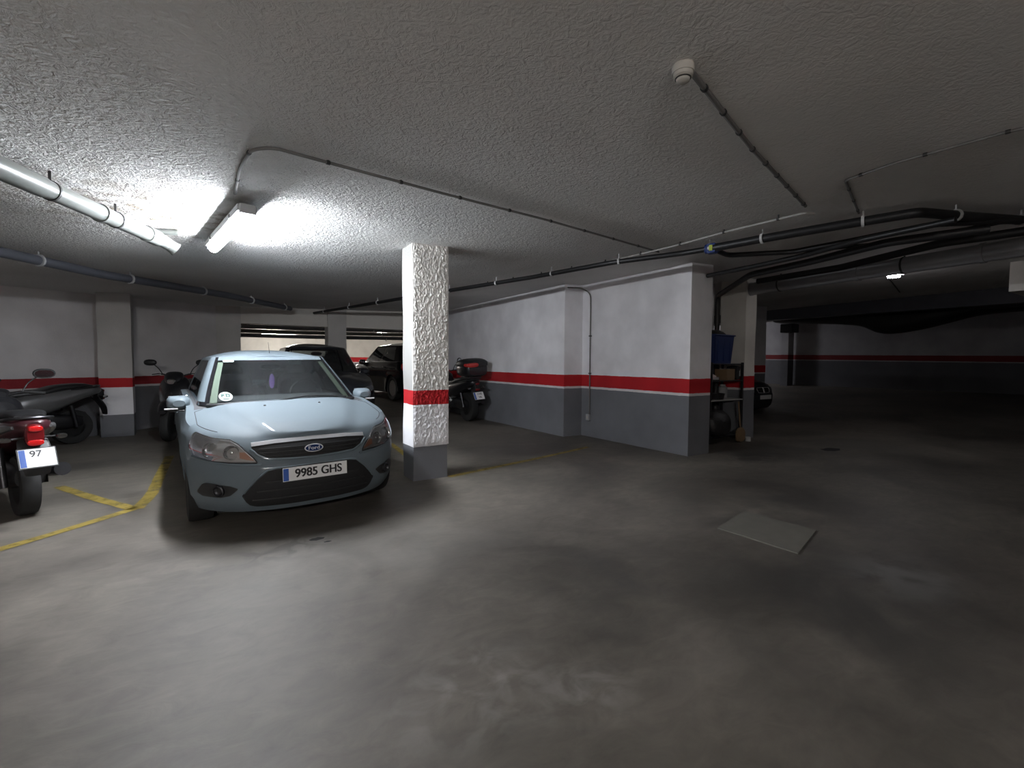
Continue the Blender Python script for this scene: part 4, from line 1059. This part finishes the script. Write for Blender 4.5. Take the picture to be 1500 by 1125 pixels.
    for s in (-1, 1):
        MB().tube([(s*.06, -.36, .74), (s*.15, -.37, .735)], .009, 8).build('signal_stalk', M['plastic'], r)
        MB().loft([(s*.175, -.41, .735, .032, .016, 2.5), (s*.175, -.385, .735, .04, .022, 2.5), (s*.175, -.35, .735, .025, .014, 2.5)], 14).build('turn_signal', M['reflector'], r)
        if panel: MB().loft([(s*.10, -.34, .83, .03, .015, 2.5), (s*.155, -.20, .81, .03, .035, 2.5), (s*.185, .0, .77, .025, .045, 2.5), (s*.20, .2, .72, .02, .03, 2.5)], 14).build('side_panel', panel, r, label='paler side panel')
    MB().loft([(0, -.34, .70, .10, .03, 3), (0, -.40, .62, .11, .03, 3), (0, -.445, .53, .10, .03, 3), (0, -.46, .44, .08, .02, 3)]).build('rear_mudguard', M['plastic'], r)
    if plate_rows: plate(r, 0, -.475, .575, .23, .165, plate_rows or [], tilt=radians(-28))
    if extras:
        MB().tube([(.16, .45, .30), (.19, .2, .34)], .025, 10).tube([(.19, .22, .34), (.20, -.28, .42)], [.055, .06], 18).build('exhaust', M['dark_alloy'], r)
        MB().tube([(-.10, .62, .30), (-.26, .58, .02)], .012, 8).build('side_stand', M['dark_alloy'], r)
        for s in (-1, 1): MB().tube([(s*.13, -.02, RW), (s*.14, .05, .62)], .028, 12).build('shock_absorber', M['dark_alloy'], r)
    return r

make_bike('black scooter at the left edge with red tail light and tilted white plate', (-1.43, 5.98, 0), radians(24), plate_rows=[('97', .078, .035, -.03, 1.0)], body=M['bike_dark'], front=M['bike_black'], panel=M['bike_silver'])
make_bike('dark scooter with silver grey tail bodywork parked along the left wall before the pillar', (-1.95, 10.62, 0), radians(124.3), body=M['bike_silver'], front=M['bike_black'], scale=1.05, tail=False, mirrors=False)
make_bike('black scooter facing out behind the left mirror of the pale blue car', (-.22, 11.55, 0), pi-.25, scale=1.08)
mb = make_bike('black motorcycle with a top case parked against the white wall behind the rough pillar', (5.2, 10.0, 0), radians(2), kind='motorcycle', scale=1.10, lean=radians(-4), tail=False, plate_rows=[('1142', .062, .036, 0, .95), ('VK', .062, -.036, 0, 1.0)])
# chrome end can and foot pegs catch the light
MB().tube([(-.14, .5, .42), (-.17, .52, .46)], .03, 12).tube([(-.16, .48, .62), (-.16, .52, .48)], .018, 10).build('foot_peg', M['chrome'], mb)
MB().loft([(-.13, .32, .55, .02, .05, 2.5), (-.15, .40, .55, .03, .07, 2.5), (-.13, .5, .52, .02, .05, 2.5)]).build('frame_plate', M['alloy'], mb)
# top case sits on the rack: a lid, a shell and a red reflector band
tc = MB().loft([(0, -.50, 1.12, .21, .11, 3.4), (0, -.44, 1.12, .25, .145, 3.6), (0, -.25, 1.12, .27, .15, 3.6), (0, -.02, 1.12, .24, .14, 3.6), (0, .05, 1.12, .2, .11, 3.2)], 28).build('top_case', M['bike_black'], mb)
MB().loft([(0, -.515, 1.22, .21, .05, 3), (0, -.45, 1.235, .265, .085, 3), (0, -.25, 1.25, .285, .10, 3), (0, -.02, 1.235, .25, .085, 3), (0, .06, 1.22, .20, .05, 3)], 28).build('lid', M['plastic'], tc)
MB().loft([(-.125, -.532, 1.215, .125, .034, 2.6), (-.13, -.516, 1.215, .14, .046, 2.8), (-.13, -.44, 1.22, .165, .046, 3)], 20).build('reflector', M['case_red'], tc, label='red reflector')
MB().loft([(.14, -.522, 1.215, .05, .012, 2.6), (.14, -.51, 1.215, .06, .018, 2.8), (.14, -.47, 1.215, .06, .018, 3)], 14).build('latch', M['dark_alloy'], tc)
MB().box(-.14, .14, -.38, .0, .925, .975).build('rack', M['dark_alloy'], mb, bevel=.01)

# ------------------------------------------------------------------ clutter in the wall recess
rk = thing('shelf_rack', 'black metal shelf rack crowded with bits in the recess right of the white wall', 'shelf', (7.78, 5.26, 0))
for x in (-.46, .46):
    for y in (-.2, .2): MB().box(x-.018, x+.018, y-.018, y+.018, 0, 1.42).build('post', M['plastic'], rk)
for z, mt in ((.76, 'conduit'), (1.10, 'plastic'), (1.40, 'plastic'), (.12, 'plastic')): MB().box(-.47, .47, -.22, .22, z-.02, z).build('shelf', M[mt], rk, bevel=.004)
o = thing('crate', 'tall dark blue crate on top of the black shelf rack', 'crate', (7.72, 5.27, 1.402), radians(4))
m = MB(); w0, w1 = .27, .31
for a, b, z0, z1 in ((w0, w1, 0, .50),):
    for s in (-1, 1):
        m.add([(s*a, -.15, z0), (s*a, .15, z0), (s*b, .18, z1), (s*b, -.18, z1), (s*(a-.015), -.15, z0), (s*(a-.015), .15, z0), (s*(b-.015), .18, z1), (s*(b-.015), -.18, z1)], [(0, 1, 2, 3), (4, 7, 6, 5), (0, 3, 7, 4), (1, 5, 6, 2), (3, 2, 6, 7), (0, 4, 5, 1)])
        m.add([(-a, s*.15, z0), (a, s*.15, z0), (b, s*.18, z1), (-b, s*.18, z1), (-a, s*.135, z0), (a, s*.135, z0), (b, s*.165, z1), (-b, s*.165, z1)], [(0, 1, 2, 3), (4, 7, 6, 5), (0, 3, 7, 4), (1, 5, 6, 2), (3, 2, 6, 7), (0, 4, 5, 1)])
m.box(-w0, w0, -.15, .15, 0, .012); m.build('shell', M['drum'], o)
m = MB(); m.tube([(-.32, -.19, .5), (.32, -.19, .5), (.32, .19, .5), (-.32, .19, .5), (-.32, -.19, .5)], .014, 8); m.build('rim', M['drum'], o)
for x in (-.2, 0, .2): MB().box(x-.008, x+.008, -.178, -.155, .04, .47).build('rib', M['drum'], o)
o = thing('bundle', 'dark cloth bundle heaped in the mouth of the blue crate', 'cloth', (7.72, 5.27, 1.75))
MB().loft([(.02, -.13, .08, .20, .10, 2.2), (.0, .0, .12, .26, .14, 2.2), (-.03, .13, .08, .2, .1, 2.2)]).build('cloth', M['bag'], o)
def jar(label, x, y, z, r, h, mat, capm, name='jar', cat='container'):
    o = thing(name, label, cat, (x, y, z))
    MB().lathe([(0, 0), (0, r*.95), (.01, r), (h*.78, r), (h*.88, r*.6), (h*.9, r*.55), (h*.9, 0)], axis='Z', n=22).build('body', mat, o)
    MB().lathe([(h*.88, 0), (h*.88, r*.62), (h, r*.6), (h, 0)], axis='Z', n=18).build('cap', capm, o)
jar('pale plastic jar at the left of the middle board of the rack', 7.42, 5.32, .762, .035, .24, M['pale_plastic'], M['clip_white'])
jar('wide pale canister toward the right of the rack, below the brown box', 8.06, 5.33, .762, .085, .25, M['pale_plastic'], M['pale_plastic'])
jar('dark bottle standing between the two pale containers on the rack', 7.90, 5.36, .762, .05, .28, M['bag'], M['plastic'], 'bottle', 'bottle')
o = thing('box', 'brown cardboard box on the upper board of the rack, under the blue crate', 'box', (7.92, 5.2, 1.102)); MB().box(-.12, .12, -.12, .12, 0, .2).build('carton', M['card'], o, bevel=.004)
MB().box(-.121, .121, -.02, .02, .195, .203).build('tape', M['clip_white'], o)
o = thing('tray', 'small pale tray of odds and ends at the left of the upper board', 'tray', (7.47, 5.16, 1.104)); MB().box(-.11, .11, -.08, .08, 0, .012).box(-.11, .11, -.08, -.07, 0, .06).box(-.11, .11, .07, .08, 0, .06).box(-.11, -.1, -.08, .08, 0, .06).box(.1, .11, -.08, .08, 0, .06).build('shell', M['pale_plastic'], o)
MB().box(-.05, .06, -.04, .03, .012, .10, rot=Matrix.Rotation(.3, 3, 'Y')).build('packet', M['clip_white'], o)
o = thing('basin', 'black round basin standing on the shelf board above the bag', 'basin', (7.68, 5.21, .762))
MB().lathe([(0, 0), (0, .13), (.10, .155), (.105, .16), (.10, .145), (.012, .12), (.012, 0)], axis='Z', n=30).build('bowl', M['plastic'], o)
o = thing('rubbish_bag', 'full black bag slumped on the floor under the shelf rack', 'bag', (7.55, 5.10, .122))
MB().loft([(0, -.2, .16, .10, .10, 2.2), (0, -.12, .20, .26, .19, 2.6), (0, .02, .24, .30, .23, 2.6), (0, .16, .20, .24, .18, 2.4), (0, .22, .16, .1, .1, 2)], 24).build('sack', M['bag'], o)
MB().loft([(0, -.02, .50, .03, .05, 2.2), (0, .02, .50, .05, .06, 2.2), (0, .06, .50, .03, .04, 2.2)], 14).build('knot', M['bag'], o)
o = thing('broom', 'upright broom with brown bristles standing before the rack', 'broom', (8.02, 4.93, 0))
MB().loft([(0, -.03, .12, .11, .11, 3), (0, 0, .13, .13, .13, 3), (0, .03, .12, .11, .11, 3)], 18).build('bristles', M['broom'], o)
MB().tube([(0, 0, .24), (.0, .05, .72)], .013, 10).build('handle', M['card'], o)
o = thing('paint_tin', 'small pale tin on the floor beside the foot of the narrow pillar', 'tin', (8.22, 4.9, 0))
MB().lathe([(0, 0), (0, .045), (.07, .045), (.075, .047), (.075, 0)], axis='Z', n=20).build('can', M['clip_white'], o)
o = thing('water_can', 'black jerrycan on the upper right corner of the rack with a painted pale stripe', 'can', (8.15, 5.18, 1.102))
MB().loft([(0, -.1, .13, .06, .12, 4), (0, 0, .13, .07, .13, 4), (0, .1, .13, .06, .12, 4)], 20).build('body', M['plastic'], o)
MB().tube([(.02, -.112, .07), (.02, -.112, .17)], .008, 8).build('highlight', M['clip_white'], o)  # white highlight on the can, modelled as a pale bar
o = thing('notice', 'reddish paper notice on the recess wall above the blue crate', 'notice', (8.02, 5.745, 2.2)); MB().box(-.14, .14, -.004, .003, 0, .32).build('sheet', M['poster'], o, smooth=False)
MB().box(-.11, .11, -.006, -.004, .05, .055).box(-.11, .08, -.006, -.004, .09, .095).build('ruled_line', M['bike_dark'], o, smooth=False)
o = thing('notice', 'small pale paper under the reddish notice on the recess wall', 'notice', (8.05, 5.745, 2.06)); MB().box(-.05, .06, -.004, .003, 0, .09).build('sheet', M['sticker'], o, smooth=False)
# ------------------------------------------------------------------ camera, world, view
cam = bpy.data.cameras.new('camera'); co = bpy.data.objects.new('camera', cam); C.objects.link(co)
cam.sensor_width = 36; cam.lens = FPX/1500*36; cam.clip_end = 100; cam.clip_start = .02
co.location = (0, 0, EYE)
co.rotation_euler = (Matrix.Rotation(-YAW, 3, 'Z') @ Matrix.Rotation(pi/2-PITCH, 3, 'X') @ Matrix.Rotation(ROLL, 3, 'Z')).to_euler()
SC.camera = co
w = bpy.data.worlds.new('world'); SC.world = w; w.use_nodes = True
w.node_tree.nodes['Background'].inputs[0].default_value = (.01, .01, .012, 1)
SC.view_settings.view_transform = 'Standard'; SC.view_settings.look = 'None'
SC.view_settings.gamma = 1; SC.view_settings.use_curve_mapping = False
SC.view_settings.exposure = 2.42
SC.cycles.max_bounces = 8; SC.cycles.diffuse_bounces = 5; SC.cycles.transparent_max_bounces = 8; SC.cycles.sample_clamp_indirect = 4
SC.cycles.use_denoising = True
